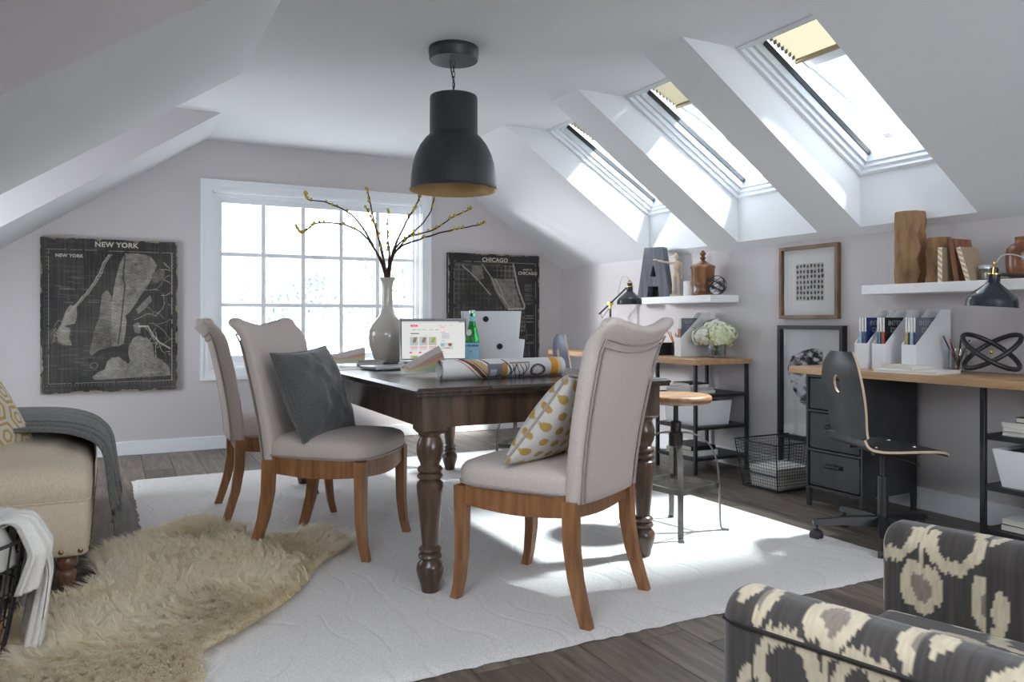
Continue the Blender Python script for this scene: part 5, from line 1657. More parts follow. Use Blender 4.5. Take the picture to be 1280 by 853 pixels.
def flowers():
    base = Vector((3.74, 4.185, DZ + .0005))
    v = thing('glass_vase', 'low clear glass vase of hydrangeas on the further desk', 'vase', base)
    build('glass_body', MB().lathe([(0, 0), (.058, 0), (.062, .004), (.062, .115), (.0595, .115), (.0595, .006), (0, .006)], 36), 'clear', v)
    build('water', MB().lathe([(0, .007), (.058, .007), (.058, .05), (0, .05)], 30), 'clear', v)
    rr = random.Random(8)
    heads = [((-.005, .085, .125), .072, 'petal', 'white hydrangea head at the left of the glass vase'), ((-.02, -.055, .135), .075, 'petalg', 'greenish hydrangea head at the right of the glass vase'),
             ((.01, .02, .175), .070, 'petal', 'white hydrangea head at the top of the bunch'), ((.05, -.01, .14), .066, 'petalg', 'greenish hydrangea head at the back near the wall'), ((-.05, .035, .13), .06, 'petal', 'small white hydrangea head at the front of the bunch')]
    for (c, r, mname, lab) in heads:
        f = thing('hydrangea', lab, 'flower', base, group='hydrangeas in the glass vase')
        m = MB()
        c = Vector((c[0] * 1.15, c[1] * 1.3, c[2] * 1.05 + .01)); r *= 1.22
        for i in range(210):
            ph = math.acos(1 - 1.75 * (i + .5) / 210); th = i * 2.399963
            d = Vector((math.sin(ph) * math.cos(th), math.sin(ph) * math.sin(th), math.cos(ph)))
            p = c + Vector((d.x * r, d.y * r, d.z * r * .8)) * (rr.uniform(.9, 1.12) + .10 * math.sin(d.x * 5 + c.x * 90) * math.sin(d.y * 5 + 1) )
            q = d.to_track_quat('Z', 'Y').to_matrix().to_4x4() @ Matrix.Rotation(rr.uniform(0, 1.6), 4, 'Z')
            M = Matrix.Translation(p) @ q
            for k in range(4):
                K = M @ Matrix.Rotation(k * PI / 2, 4, 'Z')
                m.add([(0, 0, 0), (.009, -.0075, .005), (.0165, 0, .001), (.009, .0075, .005)], [(0, 1, 2, 3)], K)
        build('petals', m, mname, f, normals=False, sharp=0, kind='stuff')
        core = MB().ball(c, (r * .80, r * .80, r * .60), 12, 8)
        build('flower_core', core, 'petalcore', f)
        ex = Vector((c.x * .25, c.y * .25, .01))
        build('stem', MB().tube([c * .9, Vector((c.x * .5, c.y * .5, .10)), ex * .3 + Vector((0, 0, .06)), ex * -1 + Vector((0, 0, .025))], .004, 8), 'stem', f)
        if r > .08:
            lf = MB(); a = math.atan2(c.y, c.x) + 1.2
            L = .06
            dv = Vector((math.cos(a), math.sin(a), .5)).normalized(); sv = Vector((-math.sin(a), math.cos(a), 0))
            o_ = c + Vector((0, 0, r * .25)) + dv * r * .75
            lf.add([o_, o_ + dv * L * .5 + sv * .02, o_ + dv * L, o_ + dv * L * .5 - sv * .02], [(0, 1, 2, 3)])
            build('leaf', lf, 'leaf', f, normals=False)
flowers()

# boxes, books, stacks on the shelf units and desks
def book(label, loc, dims, cover, rz=0, group=None, name='book', cat='book', pages='pages'):
    """lying flat: dims = length (x), width (y), thickness"""
    l, w, th = dims
    t = thing(name, label, cat, loc, rz, group)
    c = .0025 if th > .012 else .0008
    build('pages', MB().box(-l / 2 + .003, l / 2 - .001, -w / 2 + .003, w / 2 - .003, c, th - c), pages, t)
    build('cover', MB().box(-l / 2, l / 2, -w / 2, w / 2, 0, c).box(-l / 2, l / 2, -w / 2, w / 2, th - c, th).box(-l / 2, -l / 2 + c, -w / 2, w / 2, c, th - c), cover, t)
    return t
def stack(specs, x, y, z, group):
    for (label, dims, cover, rz, dx, dy) in specs:
        book(label, (x + dx, y + dy, z), dims, cover, rz, group)
        z += dims[2] + .0006
    return z
# further unit, top shelf
stack([('white magazine at the bottom of the top shelf pile, further unit', (.27, .21, .020), 'paper', rad(88), 0, 0), ('grey bound magazine second in the top shelf pile, further unit', (.26, .20, .018), 'paper2', rad(93), 0, .01),
       ('small white book on the top shelf pile, further unit', (.20, .16, .020), 'paper', rad(86), -.01, -.01), ('dark covered thin book topping the pile, further unit', (.20, .16, .009), 'blackprint', rad(86), -.01, -.01)], 3.57, 4.26, .5305, 'books on the top shelf of the further unit')
stack([('thick white book under another on the lowest shelf, further unit', (.29, .21, .036), 'paper', rad(92), 0, 0), ('grey edged book on the lowest shelf pile, further unit', (.27, .20, .03), 'blackprint', rad(86), 0, 0)], 3.57, 4.25, .1105, 'books on the lowest shelf of the further unit')
def open_bin(label, x, y, z, rz, w, d, h, k=.86):
    t = thing('storage_bin', label, 'bin', (x, y, z), rz)
    def rr(z, s, ins=0): return [(-w / 2 * s + ins, -d / 2 * s + ins, z), (w / 2 * s - ins, -d / 2 * s + ins, z), (w / 2 * s - ins, d / 2 * s - ins, z), (-w / 2 * s + ins, d / 2 * s - ins, z)]
    build('bin_body', MB().rings([rr(0, k), rr(h, 1), rr(h, 1, .004), rr(.004, k, .004)]), 'boxwhite', t, sharp=20)
    build('dark_filling', MB().box(-w / 2 * .9, w / 2 * .9, -d / 2 * .9, d / 2 * .9, h - .03, h - .012), 'gun', t)
    return t
open_bin('white open bin on the middle shelf of the further unit', 3.625, 4.255, .3155, rad(0), .33, .33, .165, .9)
open_bin('white tapered bin on the middle shelf of the nearer unit', 3.62, 1.93, .2955, rad(0), .31, .36, .165, .84)
stack([('white magazine lowest in the pile on the nearer unit', (.27, .21, .022), 'paper2', rad(90), 0, 0), ('white magazine second in the pile on the nearer unit', (.27, .21, .016), 'paper', rad(92), -.005, -.005), ('white magazine third in the pile on the nearer unit', (.27, .21, .018), 'paper', rad(87), .005, .005),
       ('dark covered book topping the pile on the nearer unit', (.25, .18, .024), 'blackprint', rad(90), .02, -.03)], 3.60, 1.95, .5205, 'magazines on the top shelf of the nearer unit')
stack([('dark covered book on the lowest shelf of the nearer unit', (.28, .21, .03), 'blackprint', rad(90), 0, 0), ('white magazine on the lowest shelf of the nearer unit', (.27, .21, .022), 'paper', rad(88), 0, 0)], 3.60, 1.95, .1005, 'books on the lowest shelf of the nearer unit')
# on the nearer desk
book('white hardback lying open edge out before the magazine files', (3.545, 2.535, DZ + .0005), (.31, .235, .016), 'paper', rad(98))
book('small cream paperback lying on the white hardback', (3.565, 2.60, DZ + .0171), (.20, .13, .018), 'pages', rad(80))
# slim dark pile beside the orange pencils
for i in range(5):
    book(['lowest', 'second', 'middle', 'fourth', 'uppermost'][i] + ' dark notebook in the pile left of the orange pencils', (3.66, 4.735, DZ + .0005 + i * .0186), (.22, .16, .018), 'blackprint', rad(90 + (i % 2) * 3), 'dark notebooks on the further desk')

# knot
def knot():
    t = thing('knot_sculpture', 'black knot sculpture of two crossed rings on the nearer desk', 'ornament', (3.78, 2.305, DZ))
    view = Vector((.855, .52, 0)); lat = Vector((.52, -.855, 0)); up = Vector((0, 0, 1))
    for s in (-1, 1):
        la = lat * math.cos(rad(33)) + up * (s * math.sin(rad(33))); pe = lat * (-s * math.sin(rad(33))) + up * math.cos(rad(33)); sh_ = pe * math.cos(rad(64)) + view * math.sin(rad(64))
        pts = []
        for k in range(48):
            a = 2 * PI * k / 48
            pts.append(la * .138 * math.cos(a) + sh_ * .085 * math.sin(a))
        M = Matrix.Translation((s * .006, 0, .1085))
        build('ring', MB().tube(pts, .0115, 12, closed=True, M=M), 'black', t)
    build('joint_pin', MB().ball((-.05, -.03, .108), .009, 10, 8), 'brass', t)
knot()

# ================================================================== ON THE NEARER SHELF
def faceted(name, label, loc, w, d, h, seed, mname, cat='vase'):
    rr = random.Random(seed); n = 9; R = []
    L = 7
    for j in range(L):
        z = h * j / (L - 1); ring_ = []
        for k in range(n):
            a = 2 * PI * (k + .5 * (j % 2)) / n
            rj = (1 + rr.uniform(-.03, .03)) * (1 if 0 < j < L - 1 else .95)
            ring_.append((w / 2 * rj * math.cos(a), d / 2 * rj * math.sin(a), z))
        R.append(ring_)
    R.append([(p[0] * .8, p[1] * .8, h) for p in R[-1]]); R.append([(p[0] * .8, p[1] * .8, h - .04) for p in R[-2]])
    m = MB().rings(R, True, True)
    me = build(name, m, mname, sharp=8); me.location = loc
    return tag(me, label, cat)
faceted('carved_vase', 'tall faceted carved wood vase on the nearer shelf', (3.785, 2.74, S2), .165, .15, .385, 3, 'rawwood')
faceted('carved_vase', 'shorter faceted wood vase behind the gold striped notebook', (3.80, 2.585, S2), .125, .12, .235, 6, 'rawwood')
def leaning(label, loc, h, d, th, mname, tilt, spine=None, cat='book', name='notebook'):
    """stands upright with its spine towards the room, leaning by tilt about X (towards +Y)"""
    t = thing(name, label, cat, loc, rot=(rad(tilt), 0, 0))
    build('cover', MB().box(0, d, 0, .002, 0, h).box(0, d, th - .002, th, 0, h).box(0, .002, 0, th, 0, h), mname, t)
    build('pages', MB().box(.002, d - .003, .002, th - .002, .003, h - .003), 'pages', t)
    if spine:
        n = 6
        sp = MB()
        for k in range(n):
            z0 = h * k / n
            sp.add([(-.0012, 0, z0), (-.0012, th, z0 + h / n * .7), (-.0012, th, z0 + h / n * 1.25 if k < n - 1 else h), (-.0012, 0, z0 + h / n * .55)], [(0, 1, 2, 3)])
        build('gold_stripes', sp, spine, t, normals=False)
        build('spine_band', MB().box(-.001, 0, 0, th, 0, h), 'paper', t)
    return t
leaning('white notebook with gold diagonal stripes on its spine, standing upright', (3.665, 2.478, S2), .172, .13, .024, 'kraft', 0, 'gold')
leaning('reddish wooden slab book leaning beside the striped notebook', (3.69, 2.405, S2), .215, .14, .03, 'redwood', -9)
leaning('kraft notebook leaning over with white and gold spine', (3.665, 2.335, S2), .175, .13, .022, 'kraft', -17, 'gold')
def jar():
    t = thing('glass_jar', 'small clip top glass jar of nuts on the nearer shelf', 'jar', (3.74, 2.305, S2))
    build('jar_body', MB().lathe([(0, 0), (.030, 0), (.034, .006), (.034, .042), (.030, .05), (.030, .056), (.028, .056), (.032, .04), (.032, .006), (0, .004)], 24), 'clear', t)
    build('lid', MB().lathe([(0, .074), (.030, .074), (.033, .070), (.033, .057), (0, .057)], 24), 'alu', t)
    build('nuts', MB().ball((0, 0, .024), (.027, .027, .018), 10, 8), 'kraft', t)
jar()
tag(build('bottle_vase', MB().lathe([(0, 0), (.060, 0), (.066, .008), (.074, .03), (.078, .07), (.0785, .12), (.074, .145), (.060, .162), (.044, .170), (.040, .173), (.040, .195), (.043, .198), (.037, .199), (.034, .175), (0, .16)], 40, T(3.79, 2.155, S2)), 'terra', sharp=50), 'brown glazed round vase at the right end of the nearer shelf', 'vase')

# ================================================================== DESK LAMPS
def desk_lamp(label, base, joint_h, arm_dir, arm_len, arm_rise, back_len, head_rz, tilt, scale=1.0):
    t = thing('desk_lamp', label, 'lamp', base)
    build('lamp_base', MB().lathe([(0, 0), (.085, 0), (.088, .004), (.086, .014), (.03, .02), (.012, .03), (0, .03)], 36), 'navy', t)
    build('post', MB().tube([(0, 0, .02), (0, 0, joint_h - .02)], .009, 12), 'black', t)
    build('post_collar', MB().tube([(0, 0, joint_h - .045), (0, 0, joint_h - .012)], .0115, 12), 'brass', t)
    j = Vector((0, 0, joint_h))
    d = Vector((arm_dir[0], arm_dir[1], 0)).normalized(); a = (d * math.cos(arm_rise) + Vector((0, 0, math.sin(arm_rise))))
    side = Vector((-d.y, d.x, 0))
    build('joint', MB().tube([j - side * .02, j + side * .02], .017, 14), 'brass', t)
    tip = j + a * arm_len; tail = j - a * back_len
    build('arm', MB().tube([tail, tip], .0075, 10), 'black', t)
    hd = thing('x', '', '', (0, 0, 0)); bpy.data.objects.remove(hd)
    hc = tip + d * .03 + Vector((0, 0, -.005))
    M = Matrix.Translation(hc) @ Matrix.Rotation(head_rz, 4, 'Z') @ Matrix.Rotation(tilt, 4, 'Y')
    prof = [(0, .008), (.024, .008), (.026, .0), (.026, -.028), (.032, -.036), (.055, -.056), (.080, -.076), (.096, -.094), (.102, -.112), (.104, -.134), (.106, -.137)]
    ip = [(.106, -.137), (.101, -.134), (.098, -.112), (.076, -.08), (.03, -.045), (0, -.04)]
    sh = build('shade', MB().lathe(prof, 40, M), 'navy', t, sharp=60)
    build('inner_shade', MB().lathe(ip, 40, M), 'wax', sh, label='white inside of the shade')
    build('collar', MB().lathe([(.029, .006), (.029, .011), (0, .011)], 20, M), 'brass', sh)
    build('socket', MB().lathe([(.017, .01), (.017, .034), (.012, .038), (0, .038)], 16, M), 'black', sh)
    yk = MB()
    for s in (-1, 1):
        yk.tube([M @ Vector((0, s * .026, .008)), M @ Vector((0, s * .024, .038)), M @ Vector((0, s * .008, .052)), M @ Vector((0, 0, .054))], .0035, 6)
    yk.tube([tip, M @ Vector((-.022, 0, .01))], .005, 8).ball(M @ Vector((0, 0, .056)), .008, 8, 6)
    build('yoke', yk, 'brass', sh)
    p = M @ Vector((0, 0, .045))
    cp = [p, p + Vector((0, 0, .045)) - d * .03, p - d * .10 + Vector((0, 0, .035)), j + a * arm_len * .45 + Vector((0, 0, .01))]
    fine = []
    for i in range(3):
        p0, p1, p2, p3 = cp[max(i - 1, 0)], cp[i], cp[i + 1], cp[min(i + 2, 3)]
        for q in range(6):
            u_ = q / 6
            fine.append(0.5 * ((2 * p1) + (-p0 + p2) * u_ + (2 * p0 - 5 * p1 + 4 * p2 - p3) * u_ ** 2 + (-p0 + 3 * p1 - 3 * p2 + p3) * u_ ** 3))
    build('cord', MB().tube(fine + [cp[-1]], .0028, 6), 'paper2', t)
    lp = [tail + a * .03, tail + a * .04 + Vector((0, 0, -.06)), (tail + j) / 2 + Vector((0, 0, -.05)), j + Vector((0, 0, -.03))]
    build('cord_loop', MB().tube(lp, .0025, 6), 'black', t)
    return t
desk_lamp('dark blue desk lamp with brass joints on the further desk', (3.72, 5.46, DZ), .40, (.10, -1), .25, rad(31), .17, rad(-90), rad(0))
desk_lamp('dark blue desk lamp with brass fittings at the right edge, over the nearer desk', (3.62, 1.74, DZ), .43, (-.35, 1), .37, rad(5), .13, rad(112), rad(-4))
# ================================================================== STOOLS
def stool(label, loc, rz, H=.655):
    t = thing('bar_stool', label, 'stool', (loc[0], loc[1], .0145), rz, 'industrial stools along the table')
    build('seat', MB().lathe([(0, H - .042), (.150, H - .042), (.165, H - .036), (.172, H - .022), (.170, H - .008), (.160, H - .002), (.12, H - .003), (0, H - .008)], 40), 'stoolwood', t, sharp=60)
    build('spindle', MB().tube([(0, 0, .26), (0, 0, H - .043)], .012, 12), 'gun', t)
    build('hub', MB().lathe([(0, .40), (.030, .40), (.034, .405), (.034, .47), (.026, .475), (.026, .52), (.018, .525), (0, .525)], 20), 'gun', t)
    build('seat_plate', MB().lathe([(0, H - .052), (.07, H - .052), (.07, H - .0425), (0, H - .0425)], 24), 'gun', t)
    prof = [(.022, .470), (.07, .466), (.12, .445), (.165, .405), (.192, .345), (.203, .27), (.208, .15), (.212, .03), (.222, .006), (.252, .002)]
    fine = []
    for i in range(len(prof) - 1):
        p0, p1, p2, p3 = (Vector((*prof[max(0, min(len(prof) - 1, i + k))], 0)) for k in (-1, 0, 1, 2))
        for q in range(3):
            u_ = q / 3
            fine.append(0.5 * ((2 * p1) + (-p0 + p2) * u_ + (2 * p0 - 5 * p1 + 4 * p2 - p3) * u_ ** 2 + (-p0 + 3 * p1 - 3 * p2 + p3) * u_ ** 3))
    fine.append(Vector((*prof[-1], 0)))
    for k in range(4):
        a = PI / 4 + k * PI / 2
        R = []
        for i, p in enumerate(fine):
            q0 = fine[max(i - 1, 0)]; q1 = fine[min(i + 1, len(fine) - 1)]
            tn = (q1 - q0).normalized(); nn = Vector((-tn.y, tn.x, 0))
            w = .013
            R.append([((p.x + nn.x * e), s * w, (p.y + nn.y * e)) for e, s in ((-.003, -1), (.003, -1), (.003, 1), (-.003, 1))])
        build('leg', MB().rings(R, M=Matrix.Rotation(a, 4, 'Z')), 'steel', t, sharp=50)
    r = .205
    for k in range(4):
        a0 = PI / 4 + k * PI / 2; a1 = a0 + PI / 2
        p0 = Vector((r * math.cos(a0), r * math.sin(a0), .215)); p1 = Vector((r * math.cos(a1), r * math.sin(a1), .215))
        d = (p1 - p0).normalized(); s = Vector((-d.y, d.x, 0)) * .003
        m = MB().rings([[p + s + Vector((0, 0, -.012)), p - s + Vector((0, 0, -.012)), p - s + Vector((0, 0, .012)), p + s + Vector((0, 0, .012))] for p in (p0, p1)])
        build('foot_rail', m, 'steel', t)
    return t
st1 = stool('industrial stool with round wooden seat, right of the near table leg', (2.44, 3.02), rad(12))
st2 = copy_tree(st1, 'industrial stool seen under the table top, farther along by the window end', (2.39, 4.46, .0145), rad(40))

# ================================================================== SWIVEL CHAIRS
def swivel_chair(label, loc, rz, mname, lift=0):
    """faces local +x"""
    t = thing('swivel_chair', label, 'chair', loc, rz, 'bent ply swivel chairs at the desks')
    # bent shell: profile in x-z, swept over y
    prof = [(-.215, .885), (-.222, .83), (-.218, .75), (-.205, .67), (-.192, .60), (-.185, .54), (-.178, .50), (-.160, .465), (-.12, .452), (-.05, .450), (.05, .452), (.13, .450), (.19, .440), (.235, .418)]
    half = [.095, .150, .178, .180, .168, .160, .163, .172, .188, .20, .205, .20, .18, .13]
    P = []
    fp, fh = [], []
    for i in range(len(prof) - 1):
        p0, p1, p2, p3 = (Vector((*prof[max(0, min(len(prof) - 1, i + k))], half[max(0, min(len(prof) - 1, i + k))])) for k in (-1, 0, 1, 2))
        for q in range(5):
            u_ = q / 5
            p = 0.5 * ((2 * p1) + (-p0 + p2) * u_ + (2 * p0 - 5 * p1 + 4 * p2 - p3) * u_ ** 2 + (-p0 + 3 * p1 - 3 * p2 + p3) * u_ ** 3)
            fp.append((p.x, p.y + lift)); fh.append(p.z)
    fp.append((prof[-1][0], prof[-1][1] + lift)); fh.append(half[-1])
    n = len(fp); nv = 25; th = .011
    s_top = []
    norms = []
    for i in range(n):
        a = Vector(fp[max(i - 1, 0)]); b = Vector(fp[min(i + 1, n - 1)]); tn = (b - a).normalized(); norms.append((tn.y, -tn.x))
    hole_c = 12; hole_h = .03
    front, back = {}, {}
    # local arc length for the oval hole
    arc = [0]
    for i in range(1, n): arc.append(arc[-1] + math.hypot(fp[i][0] - fp[i - 1][0], fp[i][1] - fp[i - 1][1]))
    ac = .148
    vs, fs = [], []
    lats = np.linspace(-1, 1, nv)
    def inside(i, j):
        y = lats[j] * fh[i]
        return ((arc[i] - ac) / .040) ** 2 + (y / .026) ** 2 < 1
    # rows denser near the hole
    rows = []
    for i in range(n): rows.append(i)
    for side in (0, 1):
        for i in range(n):
            for j in range(nv):
                y = lats[j] * fh[i]
                cup = .018 * (lats[j] ** 2) * (1 if fp[i][1] > .5 + lift else .2)
                x = fp[i][0] + norms[i][0] * th * (side - .5) * 1.0 + (cup if fp[i][1] > .5 + lift else 0)
                z = fp[i][1] + norms[i][1] * th * (side - .5) * 1.0
                vs.append((x, y, z))
    idx = lambda s, i, j: s * n * nv + i * nv + j
    # shell with an oval hole cut through: drop the quads in the hole and snap its rim
    keep = [[True] * (nv - 1) for _ in range(n - 1)]
    for i in range(n - 1):
        for j in range(nv - 1):
            yc = (lats[j] * fh[i] + lats[j + 1] * fh[i + 1]) / 2; a_ = (arc[i] + arc[i + 1]) / 2
            if ((a_ - ac) / .044) ** 2 + (yc / .032) ** 2 < 1: keep[i][j] = False
    shell, rim = [], []
    for i in range(n - 1):
        for j in range(nv - 1):
            if keep[i][j]:
                shell.append((idx(0, i, j), idx(0, i + 1, j), idx(0, i + 1, j + 1), idx(0, i, j + 1)))
                shell.append((idx(1, i, j), idx(1, i, j + 1), idx(1, i + 1, j + 1), idx(1, i + 1, j)))
                for di, dj, e in ((0, -1, ((i, j), (i + 1, j))), (0, 1, ((i, j + 1), (i + 1, j + 1))), (-1, 0, ((i, j), (i, j + 1))), (1, 0, ((i + 1, j), (i + 1, j + 1)))):
                    ii, jj = i + di, j + dj
                    if not (0 <= ii < n - 1 and 0 <= jj < nv - 1) or not keep[ii][jj]:
                        (a, b), (c, d) = e
                        rim.append((idx(0, a, b), idx(0, c, d), idx(1, c, d), idx(1, a, b)))
    # round off the hole rim by moving rim vertices onto the oval
    used = set(v for f in rim for v in f)
    for s in (0, 1):
        for i in range(n):
            for j in range(nv):
                k = idx(s, i, j)
                if k in used and 0 < j < nv - 1 and 0 < i < n - 1:
                    y = lats[j] * fh[i]; da = arc[i] - ac
                    r = math.hypot(da / .042, y / .029)
                    if r < 1e-3: continue
                    na, ny = ac + da / r, y / r
                    ii = min(range(n - 1), key=lambda q: abs((arc[q] + arc[q + 1]) / 2 - na))
                    f = (na - arc[ii]) / (arc[ii + 1] - arc[ii])
                    x = fp[ii][0] + (fp[ii + 1][0] - fp[ii][0]) * f; z = fp[ii][1] + (fp[ii + 1][1] - fp[ii][1]) * f
                    x += norms[ii][0] * th * (s - .5) + .018 * (ny / fh[ii]) ** 2; z += norms[ii][1] * th * (s - .5)
                    vs[k] = (x, ny, z)
    sh = build('shell', MB().add(vs, shell), mname, t, sharp=50, label='bent shell with an oval hole in the back')
    build('shell_edge', MB().add(vs, rim), 'ply_edge', sh, sharp=50, label='pale ply edge')
    for (x, y) in ((-.09, .1), (.09, .1), (-.09, -.1), (.09, -.1)):
        build('bolt', MB().lathe([(0, 0), (.007, 0), (.006, .004), (0, .005)], 10, T(x, y, .4565 + lift)), 'alu', t)
    build('seat_bracket', MB().rbox(-.11, .11, -.12, -.09, .425 + lift, .446 + lift, .003, 1).rbox(-.11, .11, .09, .12, .425 + lift, .446 + lift, .003, 1).rbox(-.06, .06, -.10, .10, .418 + lift, .432 + lift, .003, 1), 'black', t)
    build('gas_column', MB().tube([(0, 0, .24), (0, 0, .42 + lift)], .014, 14), 'gun', t)
    build('column_sleeve', MB().tube([(0, 0, .075), (0, 0, .31 + lift)], [.026, .023], 16), 'black', t)
    build('lever', MB().tube([(0, -.03, .405 + lift), (.05, -.10, .40 + lift), (.07, -.15, .39 + lift), (.06, -.18, .388 + lift)], .004, 6), 'gun', t)
    for k in range(5):
        a = 2 * PI * k / 5 + rad(24)
        M = Matrix.Rotation(a, 4, 'Z')
        R = []
        for f, w, z0, z1 in ((0.015, .024, .075, .125), (.15, .021, .082, .118), (.285, .019, .078, .102), (.31, .016, .078, .096)):
            R.append([(f, -w, z0), (f, w, z0), (f, w * .8, z1), (f, -w * .8, z1)])
        arm = build('star_arm', MB().rings(R, M=M), 'black', t)
        cst = MB()
        Mc = M @ T(.295, 0, .030) @ Matrix.Rotation(rad(35 + 47 * k), 4, 'Z')
        for s in (-1, 1):
            cst.lathe([(0, -.008), (.024, -.008), (.0265, -.004), (.0265, .004), (.024, .008), (0, .008)], 18, Mc @ T(0, s * .013, -.003, rx=rad(90)))
        build('caster_wheels', cst, 'darkkey', arm)
        build('caster_fork', MB().tube([M @ Vector((.295, 0, .03)), M @ Vector((.295, 0, .079))], .008, 8).lathe([(.0, .012), (.024, .012), (.029, .004), (.029, -.004), (.0265, -.004), (.0, .009)], 14, Mc @ T(0, 0, 0, rx=rad(90)), arc=PI), 'black', arm)
    return t
swivel_chair('black bent ply swivel chair with oval back hole at the nearer desk', (3.165, 2.43, .0005), rad(-22), 'ply_black')
swivel_chair('slate blue ply swivel chair at the further desk near the corner', (3.22, 5.06, .0005), rad(-12), 'ply_blue', .035)

# ================================================================== WIRE FILE BASKET
def file_basket():
    t = thing('wire_basket', 'black wire mesh basket of papers on the floor beside the cabinet', 'basket', (3.69, 3.535, .0005))
    w0, d0, w1, d1, h = .19, .14, .235, .17, .285
    def P(a, b, z):       # a,b in -1..1 on the flared box
        f = z / h
        return Vector((a * (w0 + (w1 - w0) * f), b * (d0 + (d1 - d0) * f), z + .006))
    rim = [P(-1, -1, h), P(1, -1, h), P(1, 1, h), P(-1, 1, h)]
    build('rim', MB().tube(rim, .0045, 6, closed=True), 'black', t)
    build('base_rim', MB().tube([P(-1, -1, 0), P(1, -1, 0), P(1, 1, 0), P(-1, 1, 0)], .004, 6, closed=True), 'black', t)
    for (a, b) in ((-1, -1), (1, -1), (1, 1), (-1, 1)):
        build('corner_wire', MB().tube([P(a, b, 0), P(a, b, h)], .004, 6), 'black', t)
    m = MB()
    r = .0013
    n1, n2, nz = 20, 15, 15
    for i in range(1, n1):
        a = -1 + 2 * i / n1
        for b in (-1, 1): m.tube([P(a, b, 0), P(a, b, h)], r, 4, cap=False)
        m.tube([P(a, -1, 0), P(a, 1, 0)], r, 4, cap=False)
    for i in range(1, n2):
        b = -1 + 2 * i / n2
        for a in (-1, 1): m.tube([P(a, b, 0), P(a, b, h)], r, 4, cap=False)
        m.tube([P(-1, b, 0), P(1, b, 0)], r, 4, cap=False)
    for k in range(1, nz):
        z = h * k / nz
        m.tube([P(-1, -1, z), P(1, -1, z), P(1, 1, z), P(-1, 1, z)], r, 4, closed=True)
    build('wire_mesh', m, 'black', t, kind='stuff', normals=False)
    rr = random.Random(3)
    z = .012
    names = ['bottom', 'second', 'third', 'fourth', 'fifth', 'sixth', 'top']
    for i in range(7):
        th = rr.choice((.012, .018, .022))
        book('%s paper bundle in the wire basket' % names[i], (3.67 + rr.uniform(-.008, .008), 3.535 + rr.uniform(-.006, .006), z), (.29, .215, th), 'paper' if i != 4 else 'greyblue', rad(rr.uniform(-3, 3)), 'paper bundles in the wire basket', 'magazine', 'magazine')
        z += th + .0008
file_basket()

# ================================================================== SOFA, THROW, PILLOW
SOX, SOY = -.075, 3.265      # front right corner
def sofa():
    t = thing('sofa', 'cream upholstered bench sofa on turned legs at the left edge', 'sofa', (SOX, SOY, 0.0))
    W, L = .95, 1.85           # depth to the left, length away from the camera
    def rr(x0, x1, y0, y1, z, r, n=7):
        pts = []
        for (cx, cy, a0) in ((x1 - r, y1 - r, 0), (x0 + r, y1 - r, 90), (x0 + r, y0 + r, 180), (x1 - r, y0 + r, 270)):
            for q in range(n):
                a = rad(a0 + 90 * q / (n - 1)); pts.append((cx + r * math.cos(a), cy + r * math.sin(a), z))
        return pts
    def body(z0, z1, r, dome, ins=0, rb=.012):
        R = [rr(-W + ins + rb, -ins - rb, ins + rb, L - ins - rb, z0, .03)]
        R.append(rr(-W + ins, -ins, ins, L - ins, z0 + rb, .035)); R.append(rr(-W + ins, -ins, ins, L - ins, z1 - r, .035))
        for q in range(1, 7):
            a = rad(90 * q / 6); d = r * (1 - math.cos(a))
            R.append(rr(-W + ins + d, -ins - d, ins + d, L - ins - d, z1 - r + r * math.sin(a), .035 + d * .5))
        for k in (.12, .22, .32):
            R.append(rr(-W + k, -k, k, L - k, z1 + dome * min(1, k / .3), .1))
        return MB().rings(R)
    build('seat_frame', body(.165, .372, .012, 0), 'sofa', t, sharp=60)
    build('seat_cushion', body(.366, .505, .085, .055, -.004, .008), 'sofa', t, sharp=60)
    # back and welt
    R = []
    bk = MB().rbox(-W - .02, -W + .14, 0.02, L - .02, .30, .92, .05, 4)
    build('backrest', bk, 'sofa', t)
    build('welt', MB().tube([(p[0], p[1], p[2]) for p in rr(-W - .002, .002, -.002, L + .002, .369, .035)], .004, 6, closed=True), 'sofa', t)
    prof = [(0, .0), (.020, 0), (.022, .006), (.030, .06), (.034, .085), (.032, .095), (.024, .102), (.026, .108), (.035, .118), (.038, .135), (.033, .150), (.028, .158), (.034, .163), (.034, .1655), (0, .1655)]
    for (x, y) in ((-.075, .075), (-.075, L - .075), (-W + .075, .075), (-W + .075, L - .075)):
        o = build('leg', MB().lathe(prof, 24), 'leg', t, sharp=50); o.location = (x, y, 0)
        o.scale = (1, 1, 1)
    nm = MB().ball((0, 0, 0), (.0095, .005, .0095), 10, 6)
    first = None
    for i in range(14):
        if first is None:
            first = build('nail_head', nm, 'nail', t); o = first
        else:
            o = first.copy(); COL.objects.link(o)
        o.location = (-.028 - i * .062, -.001, .186)
    for i in range(22):
        o = first.copy(); COL.objects.link(o); o.location = (.001, .03 + i * .082, .186); o.rotation_euler = (0, 0, PI / 2)
sofa()

